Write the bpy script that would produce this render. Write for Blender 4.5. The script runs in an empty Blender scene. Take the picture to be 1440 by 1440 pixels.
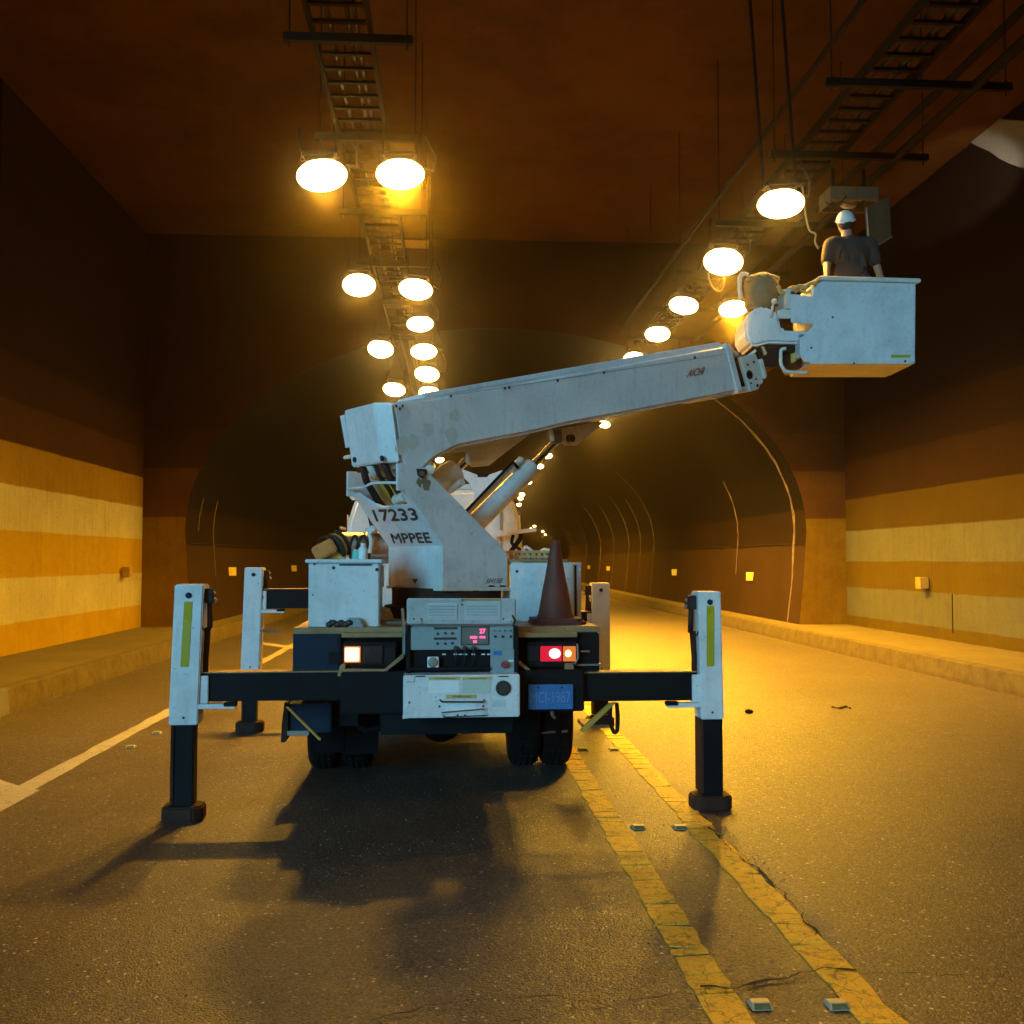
import bpy, bmesh, math, random
from mathutils import Vector, Matrix, noise
random.seed(7)
V = Vector
C = bpy.context.scene.collection
sc = bpy.context.scene

# ------------------------------------------------------------------ camera
TH = math.atan(68/1440)
CAM = V((0, 0, 1.8))
cd = bpy.data.cameras.new('camera'); cam = bpy.data.objects.new('camera', cd); C.objects.link(cam)
cd.sensor_width = 36; cd.lens = 36; cd.clip_end = 2000; cd.clip_start = 0.05
cam.location = CAM; cam.rotation_euler = (math.pi/2+TH, 0, 0)
sc.camera = cam
# ------------------------------------------------------------------ world (dusk, comes in through the open tunnel mouth behind the camera)
SUN_EL = math.radians(10)
w = bpy.data.worlds.new('World'); sc.world = w; w.use_nodes = True
nt = w.node_tree; nt.nodes.clear()
sky = nt.nodes.new('ShaderNodeTexSky'); sky.sky_type = 'NISHITA'; sky.sun_disc = False
sky.sun_elevation = SUN_EL; sky.sun_rotation = math.radians(180); sky.dust_density = 0.3; sky.ozone_density = 3.0
bg = nt.nodes.new('ShaderNodeBackground'); bg.inputs[1].default_value = 0.03
ow = nt.nodes.new('ShaderNodeOutputWorld')
nt.links.new(sky.outputs[0], bg.inputs[0]); nt.links.new(bg.outputs[0], ow.inputs[0])
sl = bpy.data.lights.new('dusk_light', 'SUN'); so = bpy.data.objects.new('dusk_light', sl); C.objects.link(so)
sl.energy = 3.0; sl.angle = math.radians(25); sl.color = (0.19, 0.64, 1.0)
so.rotation_euler = (math.pi/2-SUN_EL, 0, math.radians(-30)); so.location = (0, -20, 12)
sc.view_settings.view_transform = 'Standard'; sc.view_settings.look = 'None'
sc.view_settings.exposure = 0; sc.view_settings.gamma = 1; sc.view_settings.use_curve_mapping = False
sc.render.engine = 'CYCLES'
sc.cycles.max_bounces = 6; sc.cycles.volume_bounces = 0; sc.cycles.diffuse_bounces = 3
sc.cycles.use_denoising = True
sc.cycles.sample_clamp_indirect = 4
SODIUM = (1.0, 0.495, 0.025)
LAMP_W = 1330
HAZE = 0.0026

# ------------------------------------------------------------------ projection helpers (used to size things at their real distance)
RT = V((1, 0, 0)); UP = V((0, -math.sin(TH), math.cos(TH))); FW = V((0, math.cos(TH), math.sin(TH)))
def ray(px, py): return RT*((px-720)/1440) + UP*(-(py-720)/1440) + FW
def atY(px, py, Y):
    d = ray(px, py); return CAM + d*(Y/d.y)
def atZ(px, py, Z):
    d = ray(px, py); return CAM + d*((Z-CAM.z)/d.z)
def on(px, py, P, n):
    d = ray(px, py); return CAM + d*((P-CAM).dot(n)/d.dot(n))
# tunnel axis
def axx(d): return 1.15 - .059*d + (max(0, d-35)**2)/1700
def ax(d, off, z=0.0):
    s = -.059 + max(0, d-35)/850
    t = V((s, 1, 0)).normalized(); r = V((t.y, -t.x, 0))
    return V((axx(d), d, 0)) + r*off + V((0, 0, z))
def axdir(d): return V((-.059 + max(0, d-35)/850, 1, 0)).normalized()
AX0 = axdir(0); AR0 = V((AX0.y, -AX0.x, 0))
# truck frame
TA = math.radians(5.0)
MT = Matrix.Translation(V((-.465, 7.27, 0))) @ Matrix.Rotation(TA, 4, 'Z')
MTI = MT.inverted(); TR = (MT.to_3x3() @ V((1, 0, 0))); TF = (MT.to_3x3() @ V((0, 1, 0))); ZU = V((0, 0, 1))
def L(x, y, z): return MT @ V((x, y, z))
def TPw(px, py, ly): return on(px, py, L(0, ly, 0), TF)
def TP(px, py, ly): return MTI @ TPw(px, py, ly)

# ------------------------------------------------------------------ mesh builder
ROOTM = {}
def catmull(Q, k=5):
    F = []
    for i in range(len(Q)-1):
        p0, p1, p2, p3 = Q[max(i-1, 0)], Q[i], Q[i+1], Q[min(i+2, len(Q)-1)]
        for j in range(k):
            t = j/k; F.append(.5*((2*p1)+(p2-p0)*t+(2*p0-5*p1+4*p2-p3)*t*t+(3*p1-p0-3*p2+p3)*t**3))
    return F+[Q[-1]]
def lowspec(m, v=.15):
    for n in m.node_tree.nodes:
        if n.type == 'BSDF_PRINCIPLED': n.inputs['Specular IOR Level'].default_value = v
class MB:
    def __init__(s): s.v = []; s.f = []
    def add(s, vs, fs):
        b = len(s.v); s.v += [V(x) for x in vs]; s.f += [tuple(i+b for i in f) for f in fs]; return s
    def hexa(s, b4, t4):
        return s.add(list(b4)+list(t4), [(3, 2, 1, 0), (4, 5, 6, 7), (0, 1, 5, 4), (1, 2, 6, 5), (2, 3, 7, 6), (3, 0, 4, 7)])
    def box(s, x0, x1, y0, y1, z0, z1, M=None):
        p = [V((x, y, z)) for z in (z0, z1) for x, y in ((x0, y0), (x1, y0), (x1, y1), (x0, y1))]
        if M is not None: p = [M @ q for q in p]
        return s.hexa(p[:4], p[4:])
    def bx(s, x0, x1, y0, y1, z0, z1): return s.box(min(x0, x1), max(x0, x1), y0, y1, min(z0, z1), max(z0, z1), MT)
    def rect(s, a, b, c, d, ly, dep):
        p = TP(a, b, ly); q = TP(c, d, ly); return s.bx(p.x, q.x, ly, ly+dep, p.z, q.z)
    def prism(s, pts, vec):
        n = len(pts); a = list(pts); b = [p+vec for p in pts]
        return s.add(a+b, [tuple(range(n)), tuple(range(2*n-1, n-1, -1))]+[(i, i+n, (i+1) % n+n, (i+1) % n) for i in range(n)])
    def spl(s, pts, r, seg=8, k=5):
        return s.tube(catmull(pts, k), r, seg)
    def tube(s, pts, r, seg=8, closed=False):
        pts = [V(p) for p in pts]; n = len(pts); rr = r if isinstance(r, (list, tuple)) else [r]*n
        vs = []; prev = None
        for i, p in enumerate(pts):
            if closed: t = pts[(i+1) % n]-pts[i-1]
            else: t = pts[min(i+1, n-1)]-pts[max(i-1, 0)]
            t.normalize()
            if prev is None:
                u = t.cross(ZU)
                if u.length < .05: u = t.cross(V((1, 0, 0)))
            else: u = prev - t*prev.dot(t)
            u.normalize(); prev = u; v = t.cross(u)
            vs += [p+(u*math.cos(a)+v*math.sin(a))*rr[i] for a in [2*math.pi*k/seg for k in range(seg)]]
        fs = []
        for i in range(n if closed else n-1):
            j = (i+1) % n
            for k in range(seg):
                fs.append((i*seg+k, i*seg+(k+1) % seg, j*seg+(k+1) % seg, j*seg+k))
        if not closed: fs += [tuple(range(seg-1, -1, -1)), tuple((n-1)*seg+k for k in range(seg))]
        return s.add(vs, fs)
    def lathe(s, O, prof, axis=ZU, seg=24):
        axis = V(axis).normalized(); u = axis.cross(V((0, 1, 0)) if abs(axis.y) < .9 else V((1, 0, 0))).normalized(); v = axis.cross(u)
        n = len(prof); vs = []
        for r, h in prof: vs += [O+axis*h+(u*math.cos(a)+v*math.sin(a))*max(r, 1e-4) for a in [2*math.pi*k/seg for k in range(seg)]]
        fs = [(i*seg+k, i*seg+(k+1) % seg, (i+1)*seg+(k+1) % seg, (i+1)*seg+k) for i in range(n-1) for k in range(seg)]
        fs += [tuple(range(seg-1, -1, -1)), tuple((n-1)*seg+k for k in range(seg))]
        return s.add(vs, fs)
    def ell(s, O, rx, ry, rz, R=None, seg=16, rings=10):
        vs = []; 
        for i in range(rings+1):
            a = math.pi*i/rings
            for k in range(seg):
                b = 2*math.pi*k/seg
                p = V((rx*math.sin(a)*math.cos(b), ry*math.sin(a)*math.sin(b), -rz*math.cos(a)))
                if R is not None: p = R @ p
                vs.append(O+p)
        fs = [(i*seg+k, i*seg+(k+1) % seg, (i+1)*seg+(k+1) % seg, (i+1)*seg+k) for i in range(rings) for k in range(seg)]
        return s.add(vs, fs)
    def mesh(s, name, bevel=0, smooth=False, M=None, seg=2):
        bm = bmesh.new()
        vv = [bm.verts.new(p) for p in s.v]
        for f in s.f:
            try: bm.faces.new([vv[i] for i in f])
            except ValueError: pass
        bmesh.ops.remove_doubles(bm, verts=bm.verts, dist=1e-5)
        bmesh.ops.recalc_face_normals(bm, faces=bm.faces)
        if bevel:
            ed = [e for e in bm.edges if len(e.link_faces) == 2 and e.calc_face_angle(0) > .5]
            if ed: bmesh.ops.bevel(bm, geom=ed, offset=bevel, segments=seg, affect='EDGES', clamp_overlap=True)
        me = bpy.data.meshes.new(name)
        if M is not None: bm.transform(M)
        bm.to_mesh(me); bm.free()
        if smooth:
            for p in me.polygons: p.use_smooth = True
            if smooth == 'auto': 
                try: me.set_sharp_from_angle(angle=math.radians(38))
                except Exception: pass
        return me
    def build(s, name, mat, parent=None, bevel=0, smooth=False, seg=2, **tags):
        RM = ROOTM.get(parent.name) if parent else None
        inv = RM.inverted() if RM is not None else None
        if parent is None and 'base' in tags:
            b = tags.pop('base'); inv = Matrix.Translation(-b)
        else: b = None
        me = s.mesh(name, bevel, smooth, inv, seg)
        if mat: me.materials.append(mat)
        o = bpy.data.objects.new(name, me); C.objects.link(o)
        if parent: o.parent = parent; ROOTM[o.name] = RM
        elif b is not None: o.location = b
        if parent is None and b is not None: ROOTM[o.name] = Matrix.Translation(b)
        elif parent is None: ROOTM[o.name] = Matrix.Identity(4)
        for k, x in tags.items():
            if x is not None: o[k] = x
        return o
def thing(name, label, cat, M, group=None):
    o = bpy.data.objects.new(name, None); C.objects.link(o); o.empty_display_size = .1
    if isinstance(M, V): M = Matrix.Translation(M)
    o.matrix_world = M; ROOTM[o.name] = M.copy()
    o['label'] = label; o['category'] = cat
    if group: o['group'] = group
    return o
def copy_tree(o, parent=None):
    c = o.copy(); C.objects.link(c)
    if parent: c.parent = parent
    for ch in list(o.children): copy_tree(ch, c)
    return c
_fontcache = {}
def text(name, s, P, X, Y, mat, parent, lift, thick=.0015, shear=0, space=1.0, bold=0.0, fat=0, **tags):
    """text fitted in the parallelogram P, P+X, P+Y; lift = outward unit normal"""
    cu = bpy.data.curves.new(name, 'FONT'); cu.body = s; cu.space_character = space; cu.shear = shear; cu.offset = bold; cu.resolution_u = 3
    t = bpy.data.objects.new('tmp', cu)
    me0 = bpy.data.meshes.new_from_object(t)
    xs = [v.co.x for v in me0.vertices]; ys = [v.co.y for v in me0.vertices]
    x0, x1, y0, y1 = min(xs), max(xs), min(ys), max(ys)
    mb = MB()
    sh_ = [(0, 0)] if not fat else [(-fat, 0), (fat, 0), (0, -fat), (0, fat), (0, 0)]
    for k_, (fx, fy) in enumerate(sh_):
        mb.add([P+X*((v.co.x-x0)/(x1-x0)+fx*Y.length/X.length)+Y*((v.co.y-y0)/(y1-y0)+fy)+lift*(thick+.0003*k_) for v in me0.vertices], [tuple(p.vertices) for p in me0.polygons])
    bpy.data.objects.remove(t); bpy.data.curves.remove(cu); bpy.data.meshes.remove(me0)
    return mb.build(name, mat, parent, **tags)

# ------------------------------------------------------------------ materials
def newmat(name):
    m = bpy.data.materials.new(name); m.use_nodes = True; m.node_tree.nodes.clear()
    n = m.node_tree.nodes; o = n.new('ShaderNodeOutputMaterial'); p = n.new('ShaderNodeBsdfPrincipled')
    m.node_tree.links.new(p.outputs[0], o.inputs[0]); return m, m.node_tree, p
def N(nt, t, **kw):
    n = nt.nodes.new(t)
    for k, x in kw.items(): setattr(n, k, x)
    return n
def coords(nt, scale=1.0):
    g = N(nt, 'ShaderNodeTexCoord')
    return g.outputs['Object']
def nz(nt, co, scale, detail=6, rough=.6, lo=.35, hi=.65):
    n = N(nt, 'ShaderNodeTexNoise'); n.inputs['Scale'].default_value = scale; n.inputs['Detail'].default_value = detail
    n.inputs['Roughness'].default_value = rough; nt.links.new(co, n.inputs['Vector'])
    r = N(nt, 'ShaderNodeMapRange'); r.inputs[1].default_value = lo; r.inputs[2].default_value = hi
    nt.links.new(n.outputs[0], r.inputs[0]); return r.outputs[0]
def mixc(nt, f, a, b):
    m = N(nt, 'ShaderNodeMix', data_type='RGBA')
    for s, x in ((m.inputs[0], f), (m.inputs[6], a), (m.inputs[7], b)):
        if hasattr(x, 'links'): nt.links.new(x, s)
        elif isinstance(x, (int, float)): s.default_value = x
        else: s.default_value = (*x[:3], 1)
    return m.outputs[2]
def mth(nt, op, a, b=0.0, c=None):
    m = N(nt, 'ShaderNodeMath', operation=op)
    for s, x in zip(m.inputs, (a, b, c)):
        if x is None: continue
        if hasattr(x, 'links'): nt.links.new(x, s)
        else: s.default_value = x
    return m.outputs[0]
def bump(nt, h, strength, dist, p, prev=None):
    b = N(nt, 'ShaderNodeBump'); b.inputs['Strength'].default_value = strength; b.inputs['Distance'].default_value = dist
    nt.links.new(h, b.inputs['Height'])
    if prev: nt.links.new(prev, b.inputs['Normal'])
    nt.links.new(b.outputs[0], p.inputs['Normal']); return b.outputs[0]
def painted(name, col, dirt=(.12, .09, .06), amt=.35, rough=.42, metal=0, sc_=3.0, chips=.0):
    m, t, p = newmat(name); co = coords(t)
    f = nz(t, co, sc_, 8, .7, .42, .75); f2 = nz(t, co, sc_*9, 4, .6, .56, .70)
    c = mixc(t, mth(t, 'MULTIPLY', f, amt), col, dirt)
    c = mixc(t, mth(t, 'MULTIPLY', f2, amt*.6), c, dirt)
    if chips:
        mp = N(t, 'ShaderNodeMapping'); mp.inputs['Scale'].default_value = (9, 9, .9); t.links.new(co, mp.inputs[0])
        sk = nz(t, mp.outputs[0], 2.2, 6, .65, .54, .74); c = mixc(t, mth(t, 'MULTIPLY', sk, .2), c, (.14, .095, .06))
        f3 = nz(t, co, 26, 5, .7, .665, .68); c = mixc(t, mth(t, 'MULTIPLY', f3, min(1, chips*2)), c, (.09, .045, .025))
    t.links.new(c, p.inputs['Base Color']); p.inputs['Metallic'].default_value = metal
    rr = N(t, 'ShaderNodeMapRange'); rr.inputs[3].default_value = rough-.06; rr.inputs[4].default_value = rough+.2
    t.links.new(f, rr.inputs[0]); t.links.new(rr.outputs[0], p.inputs['Roughness'])
    bump(t, nz(t, co, 40, 3), .06, .004, p)
    return m
def emis(name, col, st):
    m, t, p = newmat(name); p.inputs['Base Color'].default_value = (*[c*.5 for c in col], 1)
    p.inputs['Emission Color'].default_value = (*col, 1); p.inputs['Emission Strength'].default_value = st
    p.inputs['Roughness'].default_value = .3; return m
M = {}
def lowspec(m, v=.15):
    for n in m.node_tree.nodes:
        if n.type == 'BSDF_PRINCIPLED': n.inputs['Specular IOR Level'].default_value = v
M['white'] = painted('white_paint', (.66, .67, .66), amt=.32, chips=.35)
M['white2'] = painted('white_gloss_paint', (.70, .70, .68), amt=.30, rough=.27, chips=.2)
M['cream'] = painted('cab_paint', (.68, .64, .55), amt=.3, rough=.35)
M['blue'] = painted('dark_blue_paint', (.010, .022, .042), dirt=(.02, .015, .012), amt=.5, rough=.4)
M['black'] = painted('black_steel', (.005, .005, .006), dirt=(.012, .010, .008), amt=.5, rough=.6)
M['deck'] = painted('checker_deck', (.34, .20, .08), dirt=(.14, .07, .03), amt=.7, rough=.5, metal=.2)
M['steel'] = painted('worn_steel', (.35, .33, .3), amt=.5, rough=.35, metal=.7)
M['chrome'] = painted('polished_rod', (.7, .7, .7), amt=.1, rough=.15, metal=1)
M['rust'] = painted('rusty_steel', (.05, .022, .014), dirt=(.02, .010, .006), amt=.7, rough=.8)
M['rubber'] = painted('tyre_rubber', (.007, .007, .007), dirt=(.014, .012, .01), amt=.5, rough=.8)
M['hose'] = painted('hose_rubber', (.03, .018, .015), amt=.3, rough=.6)
M['yellow'] = painted('yellow_paint', (.75, .42, .03), dirt=(.2, .1, .03), amt=.5, rough=.45)
M['yellow2'] = painted('yellow_brace_paint', (.50, .30, .04), dirt=(.2, .12, .04), amt=.5)
M['orange'] = painted('orange_paint', (.72, .22, .02), dirt=(.2, .1, .03), amt=.5)
M['strip'] = painted('reflective_strip', (.40, .34, .01), amt=.15, rough=.3)
M['teal'] = painted('teal_plastic', (.2, .6, .55), amt=.2, rough=.3)
M['conew'] = painted('worn_cone_plastic', (.135, .026, .012), dirt=(.06, .026, .018), amt=.7, rough=.65)
M['tan'] = painted('tan_canvas', (.20, .15, .07), dirt=(.08, .05, .03), amt=.6, rough=.85)
M['panel'] = painted('control_grey', (.24, .30, .31), amt=.2, rough=.4)
M['ink'] = painted('black_ink', (.03, .025, .02), amt=.1, rough=.6)
M['redink'] = painted('faded_red_ink', (.28, .07, .05), dirt=(.45, .35, .3), amt=.4, rough=.6)
M['label'] = painted('paper_label', (.74, .76, .74), amt=.15, rough=.5)
M['warn'] = painted('warning_label', (.60, .40, .14), amt=.2, rough=.5)
M['plate'] = painted('number_plate_paint', (.03, .16, .42), dirt=(.03, .05, .08), amt=.5, rough=.4)
M['platechr'] = painted('number_plate_letters', (.10, .26, .52), amt=.3, rough=.4)
M['conc'] = painted('kerb_concrete', (.30, .24, .16), dirt=(.12, .09, .06), amt=.7, rough=.9, sc_=2)
M['skin'] = painted('skin', (.42, .22, .13), amt=.1, rough=.5)
M['shirt'] = painted('dark_shirt', (.045, .03, .022), dirt=(.03, .02, .018), amt=.4, rough=.9)
M['trouser'] = painted('dark_trousers', (.05, .055, .07), amt=.3, rough=.9)
M['helmet'] = painted('pale_helmet', (.78, .76, .70), amt=.1, rough=.35)
M['hair'] = painted('dark_hair', (.02, .015, .012), amt=.1, rough=.7)
M['rope'] = painted('straw_rope', (.5, .36, .16), amt=.5, rough=.9)
M['soot'] = painted('sooty_galvanised_steel', (.014, .007, .003), dirt=(.008, .004, .002), amt=.5, rough=1.0)
M['alu'] = painted('lamp_reflector', (.6, .56, .45), amt=.4, rough=.3, metal=.8)
M['studw'] = painted('stud_white', (.42, .38, .28), amt=.4, rough=.5)
M['studg'] = painted('stud_reflector_green', (.10, .15, .07), amt=.3, rough=.2)
M['lampglass'] = emis('lit_sodium_glass', (1.0, .68, .22), 45)
def glassgrad():
    m = M['lampglass']; t = m.node_tree; p = [n for n in t.nodes if n.type == 'BSDF_PRINCIPLED'][0]
    co = coords(t); ln = N(t, 'ShaderNodeVectorMath', operation='MULTIPLY'); ln.inputs[1].default_value = (1/.30, 1/.22, 0); t.links.new(co, ln.inputs[0])
    le = N(t, 'ShaderNodeVectorMath', operation='LENGTH'); t.links.new(ln.outputs[0], le.inputs[0])
    r = N(t, 'ShaderNodeMapRange'); r.inputs[1].default_value = .25; r.inputs[2].default_value = 1.0; r.inputs[3].default_value = 120; r.inputs[4].default_value = 16
    t.links.new(mth(t, 'ADD', le.outputs['Value'], mth(t, 'MULTIPLY', nz(t, co, 9, 3), .2)), r.inputs[0]); t.links.new(r.outputs[0], p.inputs['Emission Strength'])
glassgrad()
M['tailred'] = emis('tail_red_dim', (1.0, .012, .05), .55)
M['tailhot'] = emis('tail_red_bulb', (1.0, .42, .42), 2.6)
M['tailamb'] = emis('indicator_amber', (1.0, .24, .04), .55)
M['ambhot'] = emis('indicator_bulb', (1.0, .62, .32), 2.6)
M['led'] = emis('display_digits', (1.0, .10, .30), 2.2)
M['added_floodw'] = emis('added_floodlight_glass', (1.0, .95, .85), 6)
m, t, p = newmat('glass_dark'); p.inputs['Base Color'].default_value = (.02, .02, .02, 1); p.inputs['Roughness'].default_value = .08; M['glass'] = m
m, t, p = newmat('display_glass'); p.inputs['Base Color'].default_value = (.14, .15, .13, 1); p.inputs['Roughness'].default_value = .2; M['disp'] = m

for k in ('black', 'rubber', 'soot', 'rust', 'blue', 'hose'): lowspec(M[k])
def asphalt():
    m, t, p = newmat('asphalt'); co = coords(t)
    vo = N(t, 'ShaderNodeTexVoronoi'); vo.inputs['Scale'].default_value = 95; t.links.new(co, vo.inputs['Vector'])
    vo2 = N(t, 'ShaderNodeTexVoronoi'); vo2.inputs['Scale'].default_value = 38; t.links.new(co, vo2.inputs['Vector'])
    sep = N(t, 'ShaderNodeSeparateColor'); t.links.new(vo.outputs['Color'], sep.inputs[0])
    sep2 = N(t, 'ShaderNodeSeparateColor'); t.links.new(vo2.outputs['Color'], sep2.inputs[0])
    big = nz(t, co, .35, 5, .55, .35, .68); mid = nz(t, co, 2.6, 6, .65, .35, .7)
    c = mixc(t, big, (.078, .056, .040), (.146, .106, .068))
    mp = N(t, 'ShaderNodeMapping'); mp.inputs['Scale'].default_value = (1.1, .10, 1); mp.inputs['Rotation'].default_value = (0, 0, -.059); t.links.new(co, mp.inputs[0])
    trk = nz(t, mp.outputs[0], 1.0, 4, .6, .4, .62); spots = nz(t, co, 1.1, 7, .7, .60, .68)
    c = mixc(t, mth(t, 'MULTIPLY', trk, .45), c, (.14, .115, .08))
    c = mixc(t, mth(t, 'MULTIPLY', spots, .5), c, (.026, .021, .018))
    c = mixc(t, mth(t, 'MULTIPLY', mid, .45), c, (.055, .042, .036))
    stone = mth(t, 'POWER', sep.outputs[0], 5.0)
    c = mixc(t, mth(t, 'MULTIPLY', stone, .5), c, (.36, .30, .22))
    st2 = N(t, 'ShaderNodeMapRange'); st2.inputs[1].default_value = .90; st2.inputs[2].default_value = .94; t.links.new(sep2.outputs[1], st2.inputs[0])
    edge = N(t, 'ShaderNodeMapRange'); edge.inputs[1].default_value = .38; edge.inputs[2].default_value = .22; t.links.new(vo2.outputs['Distance'], edge.inputs[0])
    c = mixc(t, mth(t, 'MULTIPLY', mth(t, 'MULTIPLY', st2.outputs[0], edge.outputs[0]), .95), c, (.72, .62, .42))
    dark = mth(t, 'POWER', sep.outputs[2], 2.5); c = mixc(t, mth(t, 'MULTIPLY', dark, .85), c, (.016, .013, .012))
    t.links.new(c, p.inputs['Base Color'])
    rr = N(t, 'ShaderNodeMapRange'); rr.inputs[3].default_value = .52; rr.inputs[4].default_value = .30; t.links.new(sep.outputs[1], rr.inputs[0]); t.links.new(rr.outputs[0], p.inputs['Roughness'])
    h = mth(t, 'ADD', mth(t, 'MULTIPLY', mth(t, 'SUBTRACT', 1.0, vo.outputs['Distance']), mth(t, 'ADD', sep.outputs[0], .3)), mth(t, 'MULTIPLY', mid, .6))
    bump(t, h, .8, .006, p); return m
M['asphalt'] = asphalt()
def roadpaint(name, col, wear):
    m, t, p = newmat(name); co = coords(t)
    f = nz(t, co, 11, 8, .75, wear-.05, wear+.07); g = nz(t, co, 60, 3, .6, .5, .7); k = nz(t, co, 2.2, 5, .6, .35, .7)
    vo = N(t, 'ShaderNodeTexVoronoi', feature='DISTANCE_TO_EDGE'); vo.inputs['Scale'].default_value = 7
    wv = N(t, 'ShaderNodeTexNoise'); wv.inputs['Scale'].default_value = 9; t.links.new(co, wv.inputs['Vector'])
    mx = N(t, 'ShaderNodeMix', data_type='VECTOR'); mx.inputs[0].default_value = .12; t.links.new(co, mx.inputs[4]); t.links.new(wv.outputs['Color'], mx.inputs[5])
    t.links.new(mx.outputs[1], vo.inputs['Vector'])
    cr = N(t, 'ShaderNodeMapRange'); cr.inputs[1].default_value = .02; cr.inputs[2].default_value = .0; t.links.new(vo.outputs['Distance'], cr.inputs[0])
    dark = (.07, .055, .04)
    c = mixc(t, mth(t, 'MULTIPLY', f, .8), col, dark); c = mixc(t, mth(t, 'MULTIPLY', g, .4), c, dark)
    c = mixc(t, mth(t, 'MULTIPLY', k, .35), c, tuple(x*.5 for x in col))
    c = mixc(t, mth(t, 'MULTIPLY', cr.outputs[0], .85), c, dark)
    t.links.new(c, p.inputs['Base Color']); p.inputs['Roughness'].default_value = .6
    bump(t, mth(t, 'SUBTRACT', nz(t, co, 50, 4), cr.outputs[0]), .5, .004, p); return m
M['ylw'] = roadpaint('yellow_thermoplastic', (.80, .50, .035), .57)
M['wht'] = roadpaint('white_road_paint', (.46, .42, .32), .70)
m, t, p = newmat('crack_tar'); p.inputs['Base Color'].default_value = (.012, .009, .008, 1); p.inputs['Roughness'].default_value = .9; M['crack'] = m
def walls(name, bands, top, wob=.05, soot=.5):
    """horizontal coats of paint by height with ragged edges"""
    m, t, p = newmat(name); co = coords(t)
    sx = N(t, 'ShaderNodeSeparateXYZ'); t.links.new(co, sx.inputs[0])
    nn = N(t, 'ShaderNodeTexNoise'); nn.inputs['Scale'].default_value = 1.3; nn.inputs['Detail'].default_value = 9; nn.inputs['Roughness'].default_value = .62; t.links.new(co, nn.inputs['Vector'])
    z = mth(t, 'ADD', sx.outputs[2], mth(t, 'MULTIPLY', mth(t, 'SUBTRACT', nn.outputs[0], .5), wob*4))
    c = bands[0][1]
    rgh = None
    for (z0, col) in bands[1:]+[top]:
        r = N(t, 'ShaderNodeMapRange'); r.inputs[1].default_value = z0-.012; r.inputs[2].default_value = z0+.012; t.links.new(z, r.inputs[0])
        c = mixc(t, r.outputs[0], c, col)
    a = nz(t, co, .8, 8, .7, .35, .7); b = nz(t, co, 14, 6, .75, .5, .75)
    mp = N(t, 'ShaderNodeMapping'); mp.inputs['Scale'].default_value = (3, 3, .25); t.links.new(co, mp.inputs[0])
    st = nz(t, mp.outputs[0], 3, 5, .6, .5, .8)
    def dk(x, k):
        v = N(t, 'ShaderNodeVectorMath', operation='MULTIPLY'); v.inputs[1].default_value = (k, k*.86, k*.7); t.links.new(x, v.inputs[0]); return v.outputs[0]
    c = mixc(t, mth(t, 'MULTIPLY', a, min(1, soot*1.3)), c, dk(c, .42)); c = mixc(t, mth(t, 'MULTIPLY', b, .4), c, dk(c, .5)); c = mixc(t, mth(t, 'MULTIPLY', st, .35), c, dk(c, .5))
    pv_ = N(t, 'ShaderNodeTexVoronoi'); pv_.inputs['Scale'].default_value = 24; t.links.new(co, pv_.inputs['Vector'])
    pr = N(t, 'ShaderNodeMapRange'); pr.inputs[1].default_value = .30; pr.inputs[2].default_value = .12; t.links.new(pv_.outputs['Distance'], pr.inputs[0])
    pit = mth(t, 'MULTIPLY', pr.outputs[0], nz(t, co, 5, 4, .6, .50, .62)); c = mixc(t, mth(t, 'MULTIPLY', pit, .6), c, (.05, .028, .008))
    t.links.new(c, p.inputs['Base Color']); p.inputs['Roughness'].default_value = .85
    bump(t, mth(t, 'SUBTRACT', nz(t, co, 34, 8, .75, .2, .8), pit), .7, .014, p); return m
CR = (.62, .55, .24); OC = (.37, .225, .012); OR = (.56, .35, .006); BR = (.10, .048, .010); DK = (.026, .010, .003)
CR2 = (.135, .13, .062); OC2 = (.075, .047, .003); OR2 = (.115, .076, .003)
M['wallL'] = walls('left_wall_paint', [(0, OR), (.80, CR), (1.52, OR), (2.28, CR), (3.0, OC)], (3.68, BR), .04, .35)
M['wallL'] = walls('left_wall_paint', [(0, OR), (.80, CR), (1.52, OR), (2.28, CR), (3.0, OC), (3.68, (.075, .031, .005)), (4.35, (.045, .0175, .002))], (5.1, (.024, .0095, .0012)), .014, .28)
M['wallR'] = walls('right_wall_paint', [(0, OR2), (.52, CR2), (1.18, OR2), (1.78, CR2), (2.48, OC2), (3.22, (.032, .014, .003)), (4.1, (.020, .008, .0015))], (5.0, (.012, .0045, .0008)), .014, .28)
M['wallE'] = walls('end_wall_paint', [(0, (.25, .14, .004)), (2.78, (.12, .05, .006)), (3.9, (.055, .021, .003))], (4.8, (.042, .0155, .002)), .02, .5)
M['lining'] = walls('lining_concrete', [(0, (.055, .027, .006)), (2.15, (.022, .009, .002)), (3.0, (.006, .002, .0003))], (4.0, (.0015, .0004, .0001)), .03, .5)  # shade of the crown is put into the colour, near black at the top
M['ceil'] = walls('ceiling_concrete', [(0, (.088, .0315, .0025))], (50, DK), .05, .75)
for k in ('wallL', 'wallR', 'wallE', 'lining', 'ceil'): lowspec(M[k], .12)
M['seam'] = painted('efflorescence', (.20, .14, .07), dirt=(.03, .018, .008), amt=1.0, rough=.9, sc_=5)
M['pave'] = painted('pavement_concrete', (.155, .118, .017), dirt=(.1, .07, .04), amt=.6, rough=.9, sc_=1.2)
m, t, p = newmat('ground_soil'); p.inputs['Base Color'].default_value = (.06, .055, .04, 1); p.inputs['Roughness'].default_value = .95; M['soil'] = m

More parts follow.
